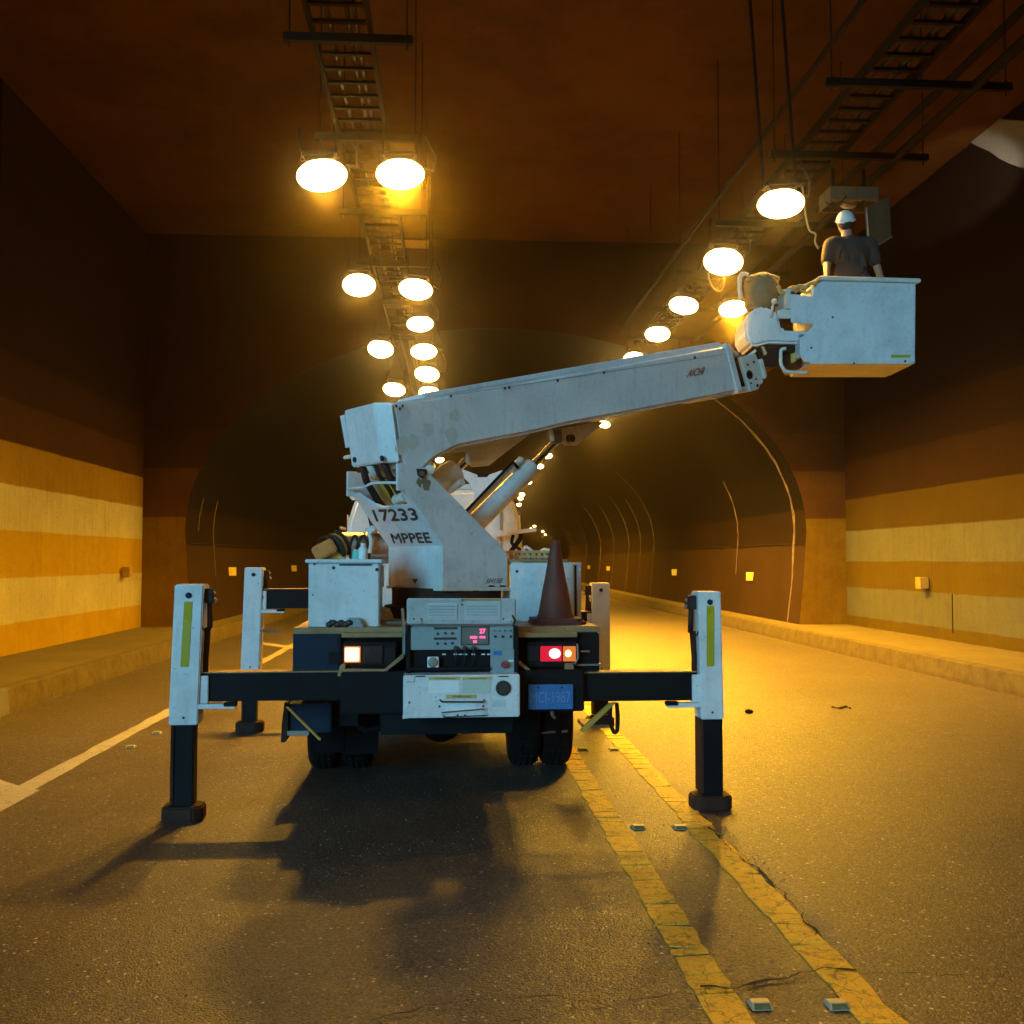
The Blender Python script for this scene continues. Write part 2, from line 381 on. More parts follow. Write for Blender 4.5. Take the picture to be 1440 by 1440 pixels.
# ================================================================== SETTING
def strip(dlist, offs, name, mat, **tags):
    """sheet following the axis; offs = [(off, z), ...]"""
    mb = MB(); vs = []; fs = []; k = len(offs)
    for d in dlist: vs += [ax(d, o, z) for o, z in offs]
    for i in range(len(dlist)-1):
        for j in range(k-1): fs.append((i*k+j, i*k+j+1, (i+1)*k+j+1, (i+1)*k+j))
    mb.add(vs, fs); return mb.build(name, mat, **tags)
DN = [-60, -30, -6, 0, 6, 12, 18, 24, 30, 36]; DF = DN+[40+6*i for i in range(47)]
strip(DF, [(-9, 0), (0, 0), (9, 0)], 'road', M['asphalt'], kind='structure')
g = MB(); g.add([(-300, -600, -.02), (300, -600, -.02), (300, -60.2, -.02), (-300, -60.2, -.02)], [(0, 1, 2, 3)])
g.add([(-300, -60.1, -.02), (-7, -60.1, -.02), (-8, -6, -.02), (-300, -6, -.02)], [(0, 1, 2, 3)])
g.add([(15, -60.1, -.02), (300, -60.1, -.02), (300, -6, -.02), (12, -6, -.02)], [(0, 1, 2, 3)])
g.build('ground', M['soil'], kind='structure')
DW = [-6, 0, 6, 12, 16, 20, 23.7]; DT = [23.7, 26, 29, 32, 36]+[40+6*i for i in range(47)]
DK_ = [-6, 0, 3, 6, 9, 11.75]
def jitterz(): return random.uniform(-.008, .008)
def kerb(side, dl, name, mat, label):
    mb = MB(); n = []
    d = dl[0]
    L_ = []
    while d < dl[-1]: L_.append(d); d += .35 if d < 45 else 6
    L_.append(dl[-1])
    vs = []; fs = []
    for d in L_:
        j = noise.noise(V((d*1.7, side, 0)))*.018; k = noise.noise(V((d*3.1, side*2, 5)))*.02
        for o, z in ((6.33+j, -.05), (6.33+j, .06), (6.36+k, .285+k*.4), (6.40, .303), (6.52, .304)): vs.append(ax(d, side*o, z))
    for i in range(len(L_)-1):
        for j in range(4): fs.append((i*5+j, i*5+j+1, (i+1)*5+j+1, (i+1)*5+j))
    mb.add(vs, fs); return mb.build(name, mat, kind='structure', label=label)
M['conc2'] = painted('pale_kerb_concrete', (.15, .14, .125), dirt=(.09, .08, .06), amt=.5, rough=.9)
M['kerbp'] = painted('painted_kerb', (.115, .082, .014), dirt=(.06, .035, .01), amt=.9, rough=.9, sc_=4)
kerb(-1, [-6, 12.5], 'kerb', M['conc2'], 'bare grey concrete end of the kerb on the left')
kerb(-1, [12.5, 322], 'kerb', M['kerbp'], 'yellowed worn kerb on the left of the road')
kerb(1, [-6, 322], 'kerb', M['kerbp'], 'crumbling kerb on the right of the road')
for s, nm in ((-1, 'left'), (1, 'right')):
    strip(DW, [(s*6.5, .3), (s*8.9, .3)], 'pavement', M['pave'], kind='structure', label='raised concrete walkway on the %s' % nm)
    strip(DT, [(s*6.5, .3), (s*7.3, .3)], 'pavement', M['pave'], kind='structure', label='narrow walkway inside the arch on the %s' % nm)
# box walls, ceiling, end wall
def wallseg(name, d0, d1, o0, o1, z0, z1, mat, **tags):
    mb = MB(); a = [ax(d0, o0), ax(d0, o1), ax(d1, o1), ax(d1, o0)]
    return mb.hexa([p+ZU*z0 for p in a], [p+ZU*z1 for p in a]).build(name, mat, bevel=.02, seg=1, **tags)
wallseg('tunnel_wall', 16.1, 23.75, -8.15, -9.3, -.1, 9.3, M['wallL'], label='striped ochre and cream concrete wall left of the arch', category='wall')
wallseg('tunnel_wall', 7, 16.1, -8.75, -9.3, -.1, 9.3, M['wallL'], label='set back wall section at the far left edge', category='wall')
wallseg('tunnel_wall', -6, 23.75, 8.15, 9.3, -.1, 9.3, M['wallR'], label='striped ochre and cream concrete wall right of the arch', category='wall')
cm = MB(); a = [ax(-6, -9.3), ax(-6, 9.3), ax(24.4, 9.3), ax(24.4, -9.3)]
cm.hexa([p+ZU*9.302 for p in a], [p+ZU*9.8 for p in a]).build('ceiling', M['ceil'], kind='structure')
for z0, z1 in ((.45, 1.18),):
    wallseg('wall_joint', 18.6, 18.62, 8.135, 8.2, z0, z1, M['soot'], kind='structure', label='dark vertical joint in the lower cream band of the right wall')
wallseg('painted_corner_light', 16.02, 16.12, -8.12, -8.3, .3, 4.0, M['pave'], kind='structure', label='pale strip painting the lit corner of the left wall')  # pale strip stands for light caught by the wall corner
# ceiling formwork joints
cj = MB()
for d in (2.0,):
    a = [ax(d, -8.7), ax(d, 8.1), ax(d+.05, 8.1), ax(d+.05, -8.7)]; cj.hexa([p+ZU*9.29 for p in a], [p+ZU*9.31 for p in a])
for o in ():
    a = [ax(0, o), ax(0, o+.04), ax(23.6, o+.04), ax(23.6, o)]; cj.hexa([p+ZU*9.28 for p in a], [p+ZU*9.309 for p in a])
cj.build('ceiling_joint', M['rust'], kind='structure')
def archpts():
    pts = [(6.98, -.1), (7.0, .3), (7.12, 1.4)]
    for i in range(0, 19): a = math.pi/2*i/18; pts.append((7.2*math.cos(a), 2.5+4.72*math.sin(a)))
    return pts
AP = archpts(); ARC = [(-x, z) for x, z in AP]+[(x, z) for x, z in reversed(AP[:-1])]
ew = MB(); rv = MB(); n = len(ARC)
# end wall: from arch outline out to the box, front sheet + thickness
outer = []
for x, z in ARC:
    if z < 2.6: outer.append((8.8 if x > 0 else -8.8, z))
    else:
        s = min(8.8/abs(x) if abs(x) > 1e-3 else 1e9, (9.45-2.5)/(z-2.5)); outer.append((x*s, 2.5+(z-2.5)*s))
D0, D1 = 23.7, 24.1
def endv(x, z, d): return ax(d, x, z)
for i in range(n-1):
    q = [ARC[i], ARC[i+1], outer[i+1], outer[i]]
    ew.add([endv(x, z, D0) for x, z in q], [(0, 1, 2, 3)])
    rv.add([endv(*ARC[i], D0), endv(*ARC[i+1], D0), endv(*ARC[i+1], D1), endv(*ARC[i], D1)], [(0, 1, 2, 3)])
# fill corners
for sgn in (-1, 1):
    pts = [o for o in outer if abs(o[0]) > 8.79 and (o[0] > 0) == (sgn > 0)]
    zmax = max(pts, key=lambda q: q[1]); tops = [o for o in outer if o[1] > 9.4 and (o[0] > 0) == (sgn > 0)]; tm = max(tops, key=lambda q: abs(q[0])) if tops else (0, 9.45)
    ew.add([endv(*zmax, D0), endv(sgn*8.8, 9.45, D0), endv(*tm, D0)], [(0, 1, 2)])
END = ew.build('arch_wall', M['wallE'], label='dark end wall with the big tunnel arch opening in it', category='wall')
rv.build('arch_reveal', M['lining'], END, smooth=True)
# lining
ln = MB(); vs = []; fs = []; dl = [24.1]+DT[1:]
for d in dl: vs += [ax(d, x, z) for x, z in ARC]
for i in range(len(dl)-1):
    for j in range(n-1): fs.append((i*n+j, i*n+j+1, (i+1)*n+j+1, (i+1)*n+j))
b = len(dl)-1; fs.append(tuple(b*n+j for j in range(n)))
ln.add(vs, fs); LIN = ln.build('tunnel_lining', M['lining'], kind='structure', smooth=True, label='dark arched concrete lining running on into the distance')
def ring(d, side, z0, z1, wdt, mat=None):
    mb = MB(); pts = [q for q in ARC if (q[0] > 0) == (side > 0) and z0 <= q[1] <= z1]; pts.sort(key=lambda q: q[1])
    fine = []
    for i in range(len(pts)-1):
        for k in range(5): f = k/5; fine.append((pts[i][0]*(1-f)+pts[i+1][0]*f, pts[i][1]*(1-f)+pts[i+1][1]*f))
    fine.append(pts[-1]); m_ = len(fine)
    def w_(i): e = math.sin(math.pi*i/(m_-1))**.5; return wdt*(.25+.75*e)*(.45+.9*abs(noise.noise(V((d, i*.35, 3)))+.35))
    vs = []
    for i, (x, z) in enumerate(fine):
        ww = w_(i); sh = noise.noise(V((d*3, i*.2, 9)))*.05
        for dd, inn in ((-ww/2, 0), (-ww/4, .02), (ww/4, .02), (ww/2, 0)): vs.append(ax(d+dd+sh, x*(1-inn/7.2)-side*.004, z))
    mb.add(vs, [(i*4+j, i*4+j+1, (i+1)*4+j+1, (i+1)*4+j) for i in range(m_-1) for j in range(3)])
    return mb.build('joint_strip', M['seam'], LIN)
for d, s, z0, z1, wd in ((24.5, 1, .3, 6.7, .17), (29.4, 1, 1.0, 4.2, .06), (42, 1, .3, 5.6, .14), (45.2, 1, .3, 4.8, .08), (48.5, 1, .3, 5.2, .12), (53.6, 1, .3, 5, .1), (59.5, 1, .3, 5, .14), (68, 1, .3, 5, .14),
                      (24.9, -1, 1.6, 3.6, .035), (26.4, -1, 1.2, 3.6, .05), (60, -1, .3, 5, .08)): ring(d, s, z0, z1, wd)
# horizontal pour line on the lining
for s in (1, -1):
    hb = MB(); hb.tube([ax(d, s*7.17, 2.2+.01*math.sin(d)) for d in [24.3+i*.9 for i in range(12)]], .012, 5); hb.build('pour_line', M['rust'], LIN)

# wall reflector plates
def plate_on(d, side, z, size, mat, label, off=7.08, name='reflector_plate', cat='reflector', group='yellow reflector plates along the tunnel lining'):
    P = ax(d, side*off, z); t = axdir(d); r = V((t.y, -t.x, 0))*side
    face = (-t*.75 - r*.66).normalized(); sd = face.cross(ZU).normalized()
    o = thing(name, label, cat, P, group)
    mb = MB(); q = [P+sd*a*size*.5+ZU*b_*size*.42 for a, b_ in ((-1, -1), (1, -1), (1, 1), (-1, 1))]
    mb.prism([x+face*.03 for x in q], -face*.012).build('plate', mat, o, bevel=.003, seg=1)
    MB().tube([P-face*.012, P+r*.14], .02, 6).build('bracket', M['soot'], o)
M['stain'] = painted('grease_stain', (.22, .17, .11), amt=.6)
M['refl'] = painted('yellow_reflector', (.95, .78, .10), amt=.1, rough=.3)
for d, lb in ((27.8, 'nearest yellow reflector on the right tunnel lining'), (37.4, 'second yellow reflector along the right lining'), (55, 'small far yellow reflector above the rear right outrigger'), (65, 'farthest small yellow reflector on the right lining')):
    plate_on(d, 1, 1.36, .27, M['refl'], lb)
for d, lb in ((28.1, 'yellow reflector on the left lining between the two outriggers'), (38.8, 'farther yellow reflector on the left lining beside the white box')):
    plate_on(d, -1, 1.5, .27, M['refl'], lb)
def jbox(d, side, z, s, label):
    P = ax(d, side*8.13, z); o = thing('junction_box', label, 'junction box', P)
    r = AR0*side; mb = MB()
    q = [P+AX0*a*s/2+ZU*b_*s/2 for a, b_ in ((-1, -1), (1, -1), (1, 1), (-1, 1))]
    mb.prism(q, -r*.16).build('box', M['yellow2'], o, bevel=.01)
    MB().prism([x-r*.161+(x-P)*.02 for x in q], -r*.012).build('lid', M['wallEdge'] if 'wallEdge' in M else M['yellow2'], o, bevel=.004)
jbox(22.3, -1, 1.55, .22, 'square ochre junction box on the left wall by the corner')
jbox(19.6, 1, 1.36, .22, 'square ochre junction box on the orange band of the right wall')

# ------------------------------------------------------------------ road markings
def line_blocks(off, d0, d1, width, name, mat, label, step=.22, gap=.020, jag=.022, zt=.006):
    mb = MB(); d = d0
    while d < d1:
        L_ = step*random.choice((.45, .7, 1.0, 1.4, 2.1, 2.8))*random.uniform(.8, 1.2) if d < 30 else 3.0
        e = d+L_-gap*random.uniform(.3, 1.6)
        sl_ = random.uniform(-.02, .02)
        P = []
        def lim(dd, s): return off+s*width/2+noise.noise(V((dd*5, s*3+off, 2)))*jag+noise.noise(V((dd*17, s*3+off, 7)))*jag*.5
        nn = 4
        for k in range(nn+1): dd = d+(e-d)*k/nn; P.append(ax(dd+sl_, lim(dd, 1)))
        top = P
        bot = [ax(d+(e-d)*k/nn-sl_, lim(d+(e-d)*k/nn, -1)) for k in range(nn, -1, -1)]
        ring_ = top+bot; z = zt*random.uniform(.7, 1.2)
        mb.prism([q+ZU*.0005 for q in ring_], ZU*z)
        d += L_
    return mb.build(name, mat, kind='structure', label=label)
line_blocks(-.05, 1.2, 200, .17, 'centre_line', M['ylw'], 'left line of the cracked double yellow centre line')
line_blocks(.53, 1.2, 200, .17, 'centre_line', M['ylw'], 'right line of the cracked double yellow centre line')
line_blocks(-4.5, 2, 200, .16, 'edge_line', M['wht'], 'worn white edge line on the left', step=1.1, gap=.006, jag=.025, zt=.005)
mb = MB(); pts = [atZ(x, y, 0) for x, y in ((-160, 1085), (0, 1097), (28, 1106), (55, 1112), (0, 1142), (-160, 1175))]
mb.prism([q+ZU*.0004 for q in pts], ZU*.0035).build('road_marking', M['wht'], kind='structure', label='white marking branching off the edge line at the far left')
mb = MB(); mb.prism([atZ(x, y, 0)+ZU*.0004 for x, y in ((365, 903), (415, 909), (413, 913), (363, 906))], ZU*.004); mb.build('road_marking', M['wht'], kind='structure', label='faint white line across the shoulder behind the left outriggers')
def crackline(pts, wid, name='crack'):
    mb = MB(); P = []
    for i in range(len(pts)-1):
        a = atZ(*pts[i], 0); b_ = atZ(*pts[i+1], 0); m_ = max(2, int((b_-a).length/.03))
        for k in range(m_): P.append(a.lerp(b_, k/m_))
    P.append(atZ(*pts[-1], 0)); n_ = len(P); up = []; dn = []
    for i, q in enumerate(P):
        t = (P[min(i+1, n_-1)]-P[max(i-1, 0)]).normalized(); s = V((-t.y, t.x, 0))
        o = s*(noise.noise(q*9)*.035+noise.noise(q*40)*.012); w_ = wid*(.25+abs(noise.noise(q*6+V((3, 1, 0))))*2.2)
        z = ZU*.0125 if wid > .008 else ZU*.0035
        up.append(q+o+s*w_/2+z); dn.append(q+o-s*w_/2+z)
    mb.add(up+dn, [(i, i+1, n_+i+1, n_+i) for i in range(n_-1)])
    return mb.build(name, M['crack'], kind='structure', label='thin dark crack in the asphalt')
crackline([(985, 1392), (1040, 1393), (1105, 1377), (1160, 1366), (1205, 1368)], .022)
crackline([(1205, 1369), (1300, 1370), (1440, 1378)], .006)
crackline([(985, 1394), (900, 1410), (860, 1417), (790, 1408), (700, 1406), (600, 1418), (520, 1440)], .009)
crackline([(1000, 1165), (1022, 1193), (1066, 1224), (1114, 1273), (1152, 1318)], .013)
crackline([(990, 1148), (1012, 1176), (1050, 1208), (1092, 1248)], .008)
crackline([(720, 1440), (790, 1424), (860, 1418)], .006)
# worn/raveled asphalt patch edge handled by debris stuff
gr = MB()
for i in range(1500):
    if random.random() < .45:
        t_ = random.random(); px = 985+(1190-985)*t_+random.gauss(0, 14); py = 1150+(1345-1150)*t_+random.gauss(0, 8)
    else: px = random.uniform(0, 1440); py = random.uniform(1010, 1440)
    q = atZ(px, py, 0); s = random.uniform(.003, .009)
    gr.add([q+V((random.uniform(-s, s), random.uniform(-s, s), 0)) for _ in range(3)]+[q+ZU*s], [(0, 1, 3), (1, 2, 3), (2, 0, 3)])
gr.build('gravel', M['conc'], kind='stuff', label='loose grit and stone chips scattered on the asphalt', category='gravel')
# studs
def stud(d, off, label, group=None, w=.092):
    P = ax(d, off, 0.004); o = thing('road_stud', label, 'road stud', P, group)
    mb = MB(); a = [P+AR0*x+AX0*y for x, y in ((-w/2, -.05), (w/2, -.05), (w/2, .05), (-w/2, .05))]
    tp = [P+AR0*x+AX0*y+ZU*.02 for x, y in ((-w/2+.008, -.022), (w/2-.008, -.022), (w/2-.008, .022), (-w/2+.008, .022))]
    mb.hexa(a, tp).build('body', M['studw'], o, bevel=.002, seg=1)
    q = [P+AR0*x+AX0*y+ZU*z for x, y, z in ((-w/2+.012, -.047, .004), (w/2-.012, -.047, .004), (w/2-.016, -.026, .0185), (-w/2+.016, -.026, .0185))]
    MB().prism(q, (-AX0*.6+ZU*.6)*.002).build('reflector', M['studg'], o)
GS = 'raised studs between the two yellow lines'
stud(4.22, .1, 'nearest stud beside the left yellow line', GS); stud(4.2, .41, 'nearest stud beside the right yellow line', GS)
stud(6.97, .11, 'stud beside the left yellow line near the front right outrigger foot', GS); stud(6.95, .39, 'stud touching the right yellow line near the outrigger foot', GS)
stud(9.8, .1, 'stud just behind the truck wheel', GS); stud(9.78, .39, 'stud under the loop beside the truck wheel', GS)
GL = 'studs beside the white edge line'
stud(10.2, -4.22, 'nearer stud on the inner side of the white edge line', GL); stud(11.0, -4.2, 'farther stud on the inner side of the white edge line', GL)
sr = MB(); q = atZ(1053, 1003, 0); sr.ell(q+ZU*.02, .05, .04, .03, seg=8, rings=6)
for i in range(len(sr.v)): sr.v[i] = sr.v[i]+V((noise.noise(sr.v[i]*30), noise.noise(sr.v[i]*31+V((5, 0, 0))), 0))*.02
sr.build('stone', M['soot'], base=q, label='small dark stone lying on the right lane', category='stone')
sr = MB(); sr.tube([atZ(1170, 994, .012), atZ(1180, 996, .02), atZ(1190, 993, .012), atZ(1196, 996, .01)], .01, 6); sr.build('stick', M['soot'], base=atZ(1183, 995, 0), label='thin dark twig lying on the right lane', category='stick')

# ------------------------------------------------------------------ overhead services and lamps
LZ = 6.30
def ladder(off, hw, label):
    P = ax(7, off, 6.9); o = thing('cable_ladder', label, 'cable ladder', P)
    dd = [7+i*2 for i in range(15)]+[38+6*i for i in range(20)]
    for s in (-1, 1):
        mb = MB()
        vs = []
        for d in dd: vs += [ax(d, off+s*hw+x, 6.9+z) for x, z in ((-.02, -.05), (.02, -.05), (.02, .05), (-.02, .05))]
        mb.add(vs, [(i*4+j, i*4+(j+1) % 4, (i+1)*4+(j+1) % 4, (i+1)*4+j) for i in range(len(dd)-1) for j in range(4)]); mb.build('rail', M['soot'], o)
    first = None; d = 8.0; i = 0
    while d < 23.6:
        if first is None:
            first = MB().hexa([ax(d, off-hw+.03, 6.87), ax(d, off+hw-.03, 6.87), ax(d+.05, off+hw-.03, 6.87), ax(d+.05, off-hw+.03, 6.87)],
                              [ax(d, off-hw+.03, 6.90), ax(d, off+hw-.03, 6.90), ax(d+.05, off+hw-.03, 6.90), ax(d+.05, off-hw+.03, 6.90)]).build('rung', M['soot'], o); d00 = d
        else:
            c = first.copy(); C.objects.link(c); c.location = ax(d, 0)-ax(d00, 0)
        d += .31
    for off2 in (-.1, .08, .15):
        MB().tube([ax(d, off+off2+.02*math.sin(d), 6.93) for d in dd], .025, 6).build('cable', M['hose'], o)
    return o
ladder(-2.22, .28, 'sooty cable ladder over the left pair of lamp rows')
ladder(3.42, .28, 'sooty cable ladder over the right pair of lamp rows')
def conduit(off, z, r, label):
    P = ax(7, off, z); MB().tube([ax(d, off, z) for d in [7+i*2 for i in range(9)]], r, 8).build('conduit', M['soot'], base=P, label=label, category='conduit')
conduit(4.35, 6.8, .055, 'thick dark conduit running right of the right cable ladder')
conduit(2.62, 6.95, .03, 'thin dark conduit running left of the right cable ladder')
conduit(4.85, 7.6, .05, 'outermost dark conduit high on the right under the ceiling')
hang0 = {}
def hanger(d, off, hw, label, group):
    P = ax(d, off, 6.78); o = thing('ceiling_hanger', label, 'hanger', P, group)
    a = [ax(d, off-hw), ax(d, off+hw), ax(d+.06, off+hw), ax(d+.06, off-hw)]
    MB().hexa([q+ZU*6.76 for q in a], [q+ZU*6.84 for q in a]).build('cross_bar', M['soot'], o)
    for s in (-1, 1): MB().tube([ax(d+.03, off+s*(hw-.06), 6.70), ax(d+.03, off+s*(hw-.06), 9.31)], .008, 6).build('rod', M['soot'], o)
    if d < 20: 
        for s in (-1, 1): MB().bx  # no-op
GH = 'threaded rod hangers carrying the cable ladders'
for d, wd in ((9.7, 'nearest'), (12.0, 'second'), (14.6, 'third'), (17.2, 'fourth'), (19.8, 'fifth'), (22.4, 'farthest')):
    hanger(d, -2.15, .62, wd+' hanger of the left cable ladder', GH)
for d, wd in ((10.3, 'nearest'), (12.2, 'second'), (14.8, 'third'), (17.4, 'fourth'), (20.0, 'fifth'), (22.6, 'farthest')):
    hanger(d, 3.75, 1.0, wd+' hanger of the right cable ladder', GH)

lamp_proto = None; all_lamps = []
def make_lamp():
    o = thing('tunnel_lamp', 'x', 'lamp', V((0, 0, 0)), 'lit sodium lamps in rows along the tunnel ceiling')
    MB().box(-.2, .2, -.14, .14, .19, .27).build('housing', M['soot'], o, bevel=.03)
    b = MB(); b.ell(V((0, 0, .02)), .29, .22, .17, seg=24, rings=14)
    b.build('glass', M['lampglass'], o, smooth=True)
    MB().box(-.16, .16, -.12, .12, .16, .19).build('rim', M['soot'], o, bevel=.008)
    for s in (-1, 1): MB().box(s*.2-.015, s*.2+.015, -.02, .02, .2, .58).build('hanger_strap', M['soot'], o)
    MB().tube([V((.28, .1, .15)), V((.4, .12, .12)), V((.42, .1, .3)), V((.3, .05, .55))], .012, 6).build('supply_cable', M['hose'], o, smooth=True)
    l = bpy.data.lights.new('lamp_light', 'SPOT'); l.energy = LAMP_W; l.color = SODIUM; l.spot_size = math.radians(156); l.spot_blend = .85; l.shadow_soft_size = .13
    lo = bpy.data.objects.new('lamp_light', l); C.objects.link(lo); lo.parent = o; lo.location = (0, 0, -.165)
    return o
def place_lamp(d, off, label, power=1.0, lit=True):
    global lamp_proto
    if lamp_proto is None: lamp_proto = make_lamp(); o = lamp_proto
    else: o = copy_tree(lamp_proto)
    o.location = ax(d, off, LZ if d > 20 or True else LZ); s = -.059+max(0, d-35)/850
    o.rotation_euler = (math.radians(random.uniform(-9, 6)), math.radians(random.uniform(-9, 9)), -math.atan(s))
    if d > 30: o.scale = (.68, .68, .62)
    else: k_ = random.uniform(.86, 1.06); o.scale = (k_, k_*random.uniform(.9, 1.1), k_*random.uniform(.9, 1.15))
    o['label'] = label; all_lamps.append(o)
    for ch in o.children:
        if ch.type == 'LIGHT' and power != 1.0: ch.data = ch.data.copy(); ch.data.energy = LAMP_W*power
    return o
ordn = ['first', 'second', 'third', 'fourth', 'fifth', 'sixth', 'seventh', 'eighth', 'ninth', 'tenth', 'eleventh', 'twelfth', 'thirteenth', 'fourteenth', 'fifteenth', 'sixteenth', 'seventeenth', 'eighteenth', 'nineteenth', 'twentieth']
def first_right():
    o = place_lamp(10.5, 2.31, 'lit sodium lamp hanging lowest, just left of the worker and the open fitting', .4)
    o.location.z = 5.54; o.scale = (.86, .86, .86)
    for ch in o.children:
        if ch.name.startswith('hanger_strap'): ch.data = ch.data.copy(); [setattr(v.co, 'z', 4.36) for v in ch.data.vertices if v.co.z > .5]
def row(ds, off, where, pw=1.0):
    for i, d in enumerate(ds):
        lb = 'lit sodium lamp, %s from the front in the %s' % (ordn[i+(1 if where == 'inner right row' else 0)] if i or where == 'inner right row' else 'nearest', where) if i < 20 else 'tiny far lit lamp in the %s' % where
        place_lamp(d, off, lb, (pw if d > 14 else (pw*.65 if off > 0 else 1.7) if d > 6 else pw*.5) if d < 80 else pw*1.5)
row([12.0, 16.8, 21.9, 27.1, 34, 42, 52, 64], -2.68, 'outer left row', .34)
row([11.9, 17.0, 19.5, 22.1, 24.8, 27.6, 36, 46, 58, 69], -1.76, 'inner left row', .34)
first_right()
row([15.15, 17.8, 20.1, 22.7, 25.4, 28.1, 44, 48.9, 54, 59, 70, 74.5, 83, 146, 180], 2.95, 'inner right row', 2.75)
row([18.0, 23.1, 28.3, 33.6, 135, 160, 195], 3.9, 'outer right row', 2.75)
row([1.5], 2.95, 'inner right row behind the viewer', 1.0)
row([-3.0], -1.76, 'inner left row behind the viewer', .4)
# the lamp that is being repaired
P = ax(12.7, 3.92, 6.32); o = thing('open_lamp', 'unlit open lamp housing above the worker with its cover hanging down', 'lamp', P)
r0, f0 = AR0, AX0
def PQ(x, y, z): return P+r0*x+f0*y+ZU*z
hb = MB(); 
for (x0, x1, y0, y1, z0, z1) in ((-.31, .31, -.2, .2, .17, .2), (-.31, -.29, -.2, .2, 0, .17), (.29, .31, -.2, .2, 0, .17), (-.29, .29, -.2, -.18, 0.03, .17), (-.29, .29, .18, .2, 0, .17)):
    hb.hexa([PQ(x0, y0, z0), PQ(x1, y0, z0), PQ(x1, y1, z0), PQ(x0, y1, z0)], [PQ(x0, y0, z1), PQ(x1, y0, z1), PQ(x1, y1, z1), PQ(x0, y1, z1)])
M['oldbox'] = painted('dull_brown_housing', (.13, .095, .05), dirt=(.05, .03, .015), amt=.6, rough=.5)
hb.build('housing', M['oldbox'], o)
MB().hexa([PQ(-.25, -.12, .10), PQ(.22, -.12, .10), PQ(.18, .14, .10), PQ(-.2, .14, .10)], [PQ(-.27, -.16, .165), PQ(.26, -.16, .165), PQ(.22, .17, .165), PQ(-.24, .17, .165)]).build('reflector', M['alu'], o, bevel=.01)
MB().ell(PQ(0, 0, .03), .11, .05, .05).build('bulb', M['alu'], o, smooth=True)
q = [atY(x, y, 12.45) for x, y in ((1217, 290), (1251, 274), (1254, 333), (1230, 348), (1221, 335))]
q = [on(x, y, q[0], V((.45, -.88, .05)).normalized()) for x, y in ((1218, 292), (1251, 276), (1254, 333), (1230, 348), (1221, 335))]
MB().prism(q, V((-.45, .88, 0))*.03).build('hanging_cover', M['oldbox'], o, bevel=.006)
MB().tube([q[4]+V((0, -.01, 0)), q[3]+V((0, -.01, 0)), q[2]+V((0, -.01, 0))], .012, 6).build('cover_seal', M['alu'], o)
MB().tube([q[0]+V((0, -.01, 0)), q[4]+V((0, -.01, 0))], .010, 6).build('cover_edge', M['alu'], o)
for s in (-1, 1): MB().hexa([PQ(s*.2-.02, -.02, .2), PQ(s*.2+.02, -.02, .2), PQ(s*.2+.02, .02, .2), PQ(s*.2-.02, .02, .2)], [PQ(s*.2-.02, -.02, .5), PQ(s*.2+.02, -.02, .5), PQ(s*.2+.02, .02, .5), PQ(s*.2-.02, .02, .5)]).build('hanger_strap', M['soot'], o)
MB().tube([atY(x, y, 12.5) for x, y in ((1160, 283), (1170, 292), (1182, 285), (1190, 276))], .012, 6).build('supply_cable', M['hose'], o, smooth=True)
def wire(pts, Y, r, label):
    P_ = atY(*pts[0], Y); mb = MB()
    Q = [atY(x, y, Y) for x, y in pts]; F = []
    for i in range(len(Q)-1):
        for k in range(4):
            t_ = k/4; p0, p1, p2, p3 = Q[max(i-1, 0)], Q[i], Q[i+1], Q[min(i+2, len(Q)-1)]
            F.append(.5*((2*p1)+(p2-p0)*t_+(2*p0-5*p1+4*p2-p3)*t_*t_+(3*p1-p0-3*p2+p3)*t_**3))
    F.append(Q[-1]); mb.tube(F, r, 6); mb.build('wire', M['rope'], base=P_, smooth=True, label=label, category='wire')
wire([(1128, 262), (1131, 290), (1135, 313), (1139, 325), (1147, 329), (1146, 340), (1151, 350)], 12.3, .012, 'loose wire dangling left of the worker under the brightest lamp')
wire([(1003, 366), (997, 380), (998, 395), (1006, 408), (1015, 408), (1019, 395), (1018, 370)], 15.0, .012, 'looped wire hanging below the second right lamp')
# small pale plate high on the end wall
q = [atY(x, y, 24.98)+V((0, 0, 0)) for x, y in ((556, 337), (603, 339), (602, 350), (555, 348))]
pn = -AX0; pp = ax(23.66, 0, 0); q = [on(x, y, pp, pn) for x, y in ((556, 337), (603, 339), (602, 350), (555, 348))]
MB().prism(q, pn*.03).build('wall_plate', M['yellow2'], base=q[0], label='small pale plate high on the end wall above the left lamps', category='plate')
# unseen spot lamp added out of view to light the pale patch at the upper right
P = ax(12.8, 6.6, 7.4); o = thing('added_floodlight', 'unseen added spot lamp hung from the ceiling at the right, aimed at the wall top', 'added_floodlight', P)
aim = (ax(18.1, 8.15, 8.75)-P).normalized(); sd = aim.cross(ZU).normalized(); u2 = sd.cross(aim)
q = [P+sd*a*.14+u2*b_*.1 for a, b_ in ((-1, -1), (1, -1), (1, 1), (-1, 1))]
MB().prism(q, aim*.12).build('housing', M['black'], o, bevel=.01)
MB().prism([x+aim*.121-(x-P)*.1 for x in q], aim*.005).build('glass', M['added_floodw'], o)
MB().tube([P, V((P.x, P.y, 9.31))], .02, 6).build('bracket', M['soot'], o)
l = bpy.data.lights.new('added_flood_light', 'SPOT'); l.energy = 1300; l.color = (1, .93, .78); l.spot_size = math.radians(22); l.spot_blend = .5; l.shadow_soft_size = .08
lo = bpy.data.objects.new('added_flood_light', l); C.objects.link(lo); lo.location = P+aim*.2; lo.rotation_euler = aim.to_track_quat('-Z', 'Y').to_euler()

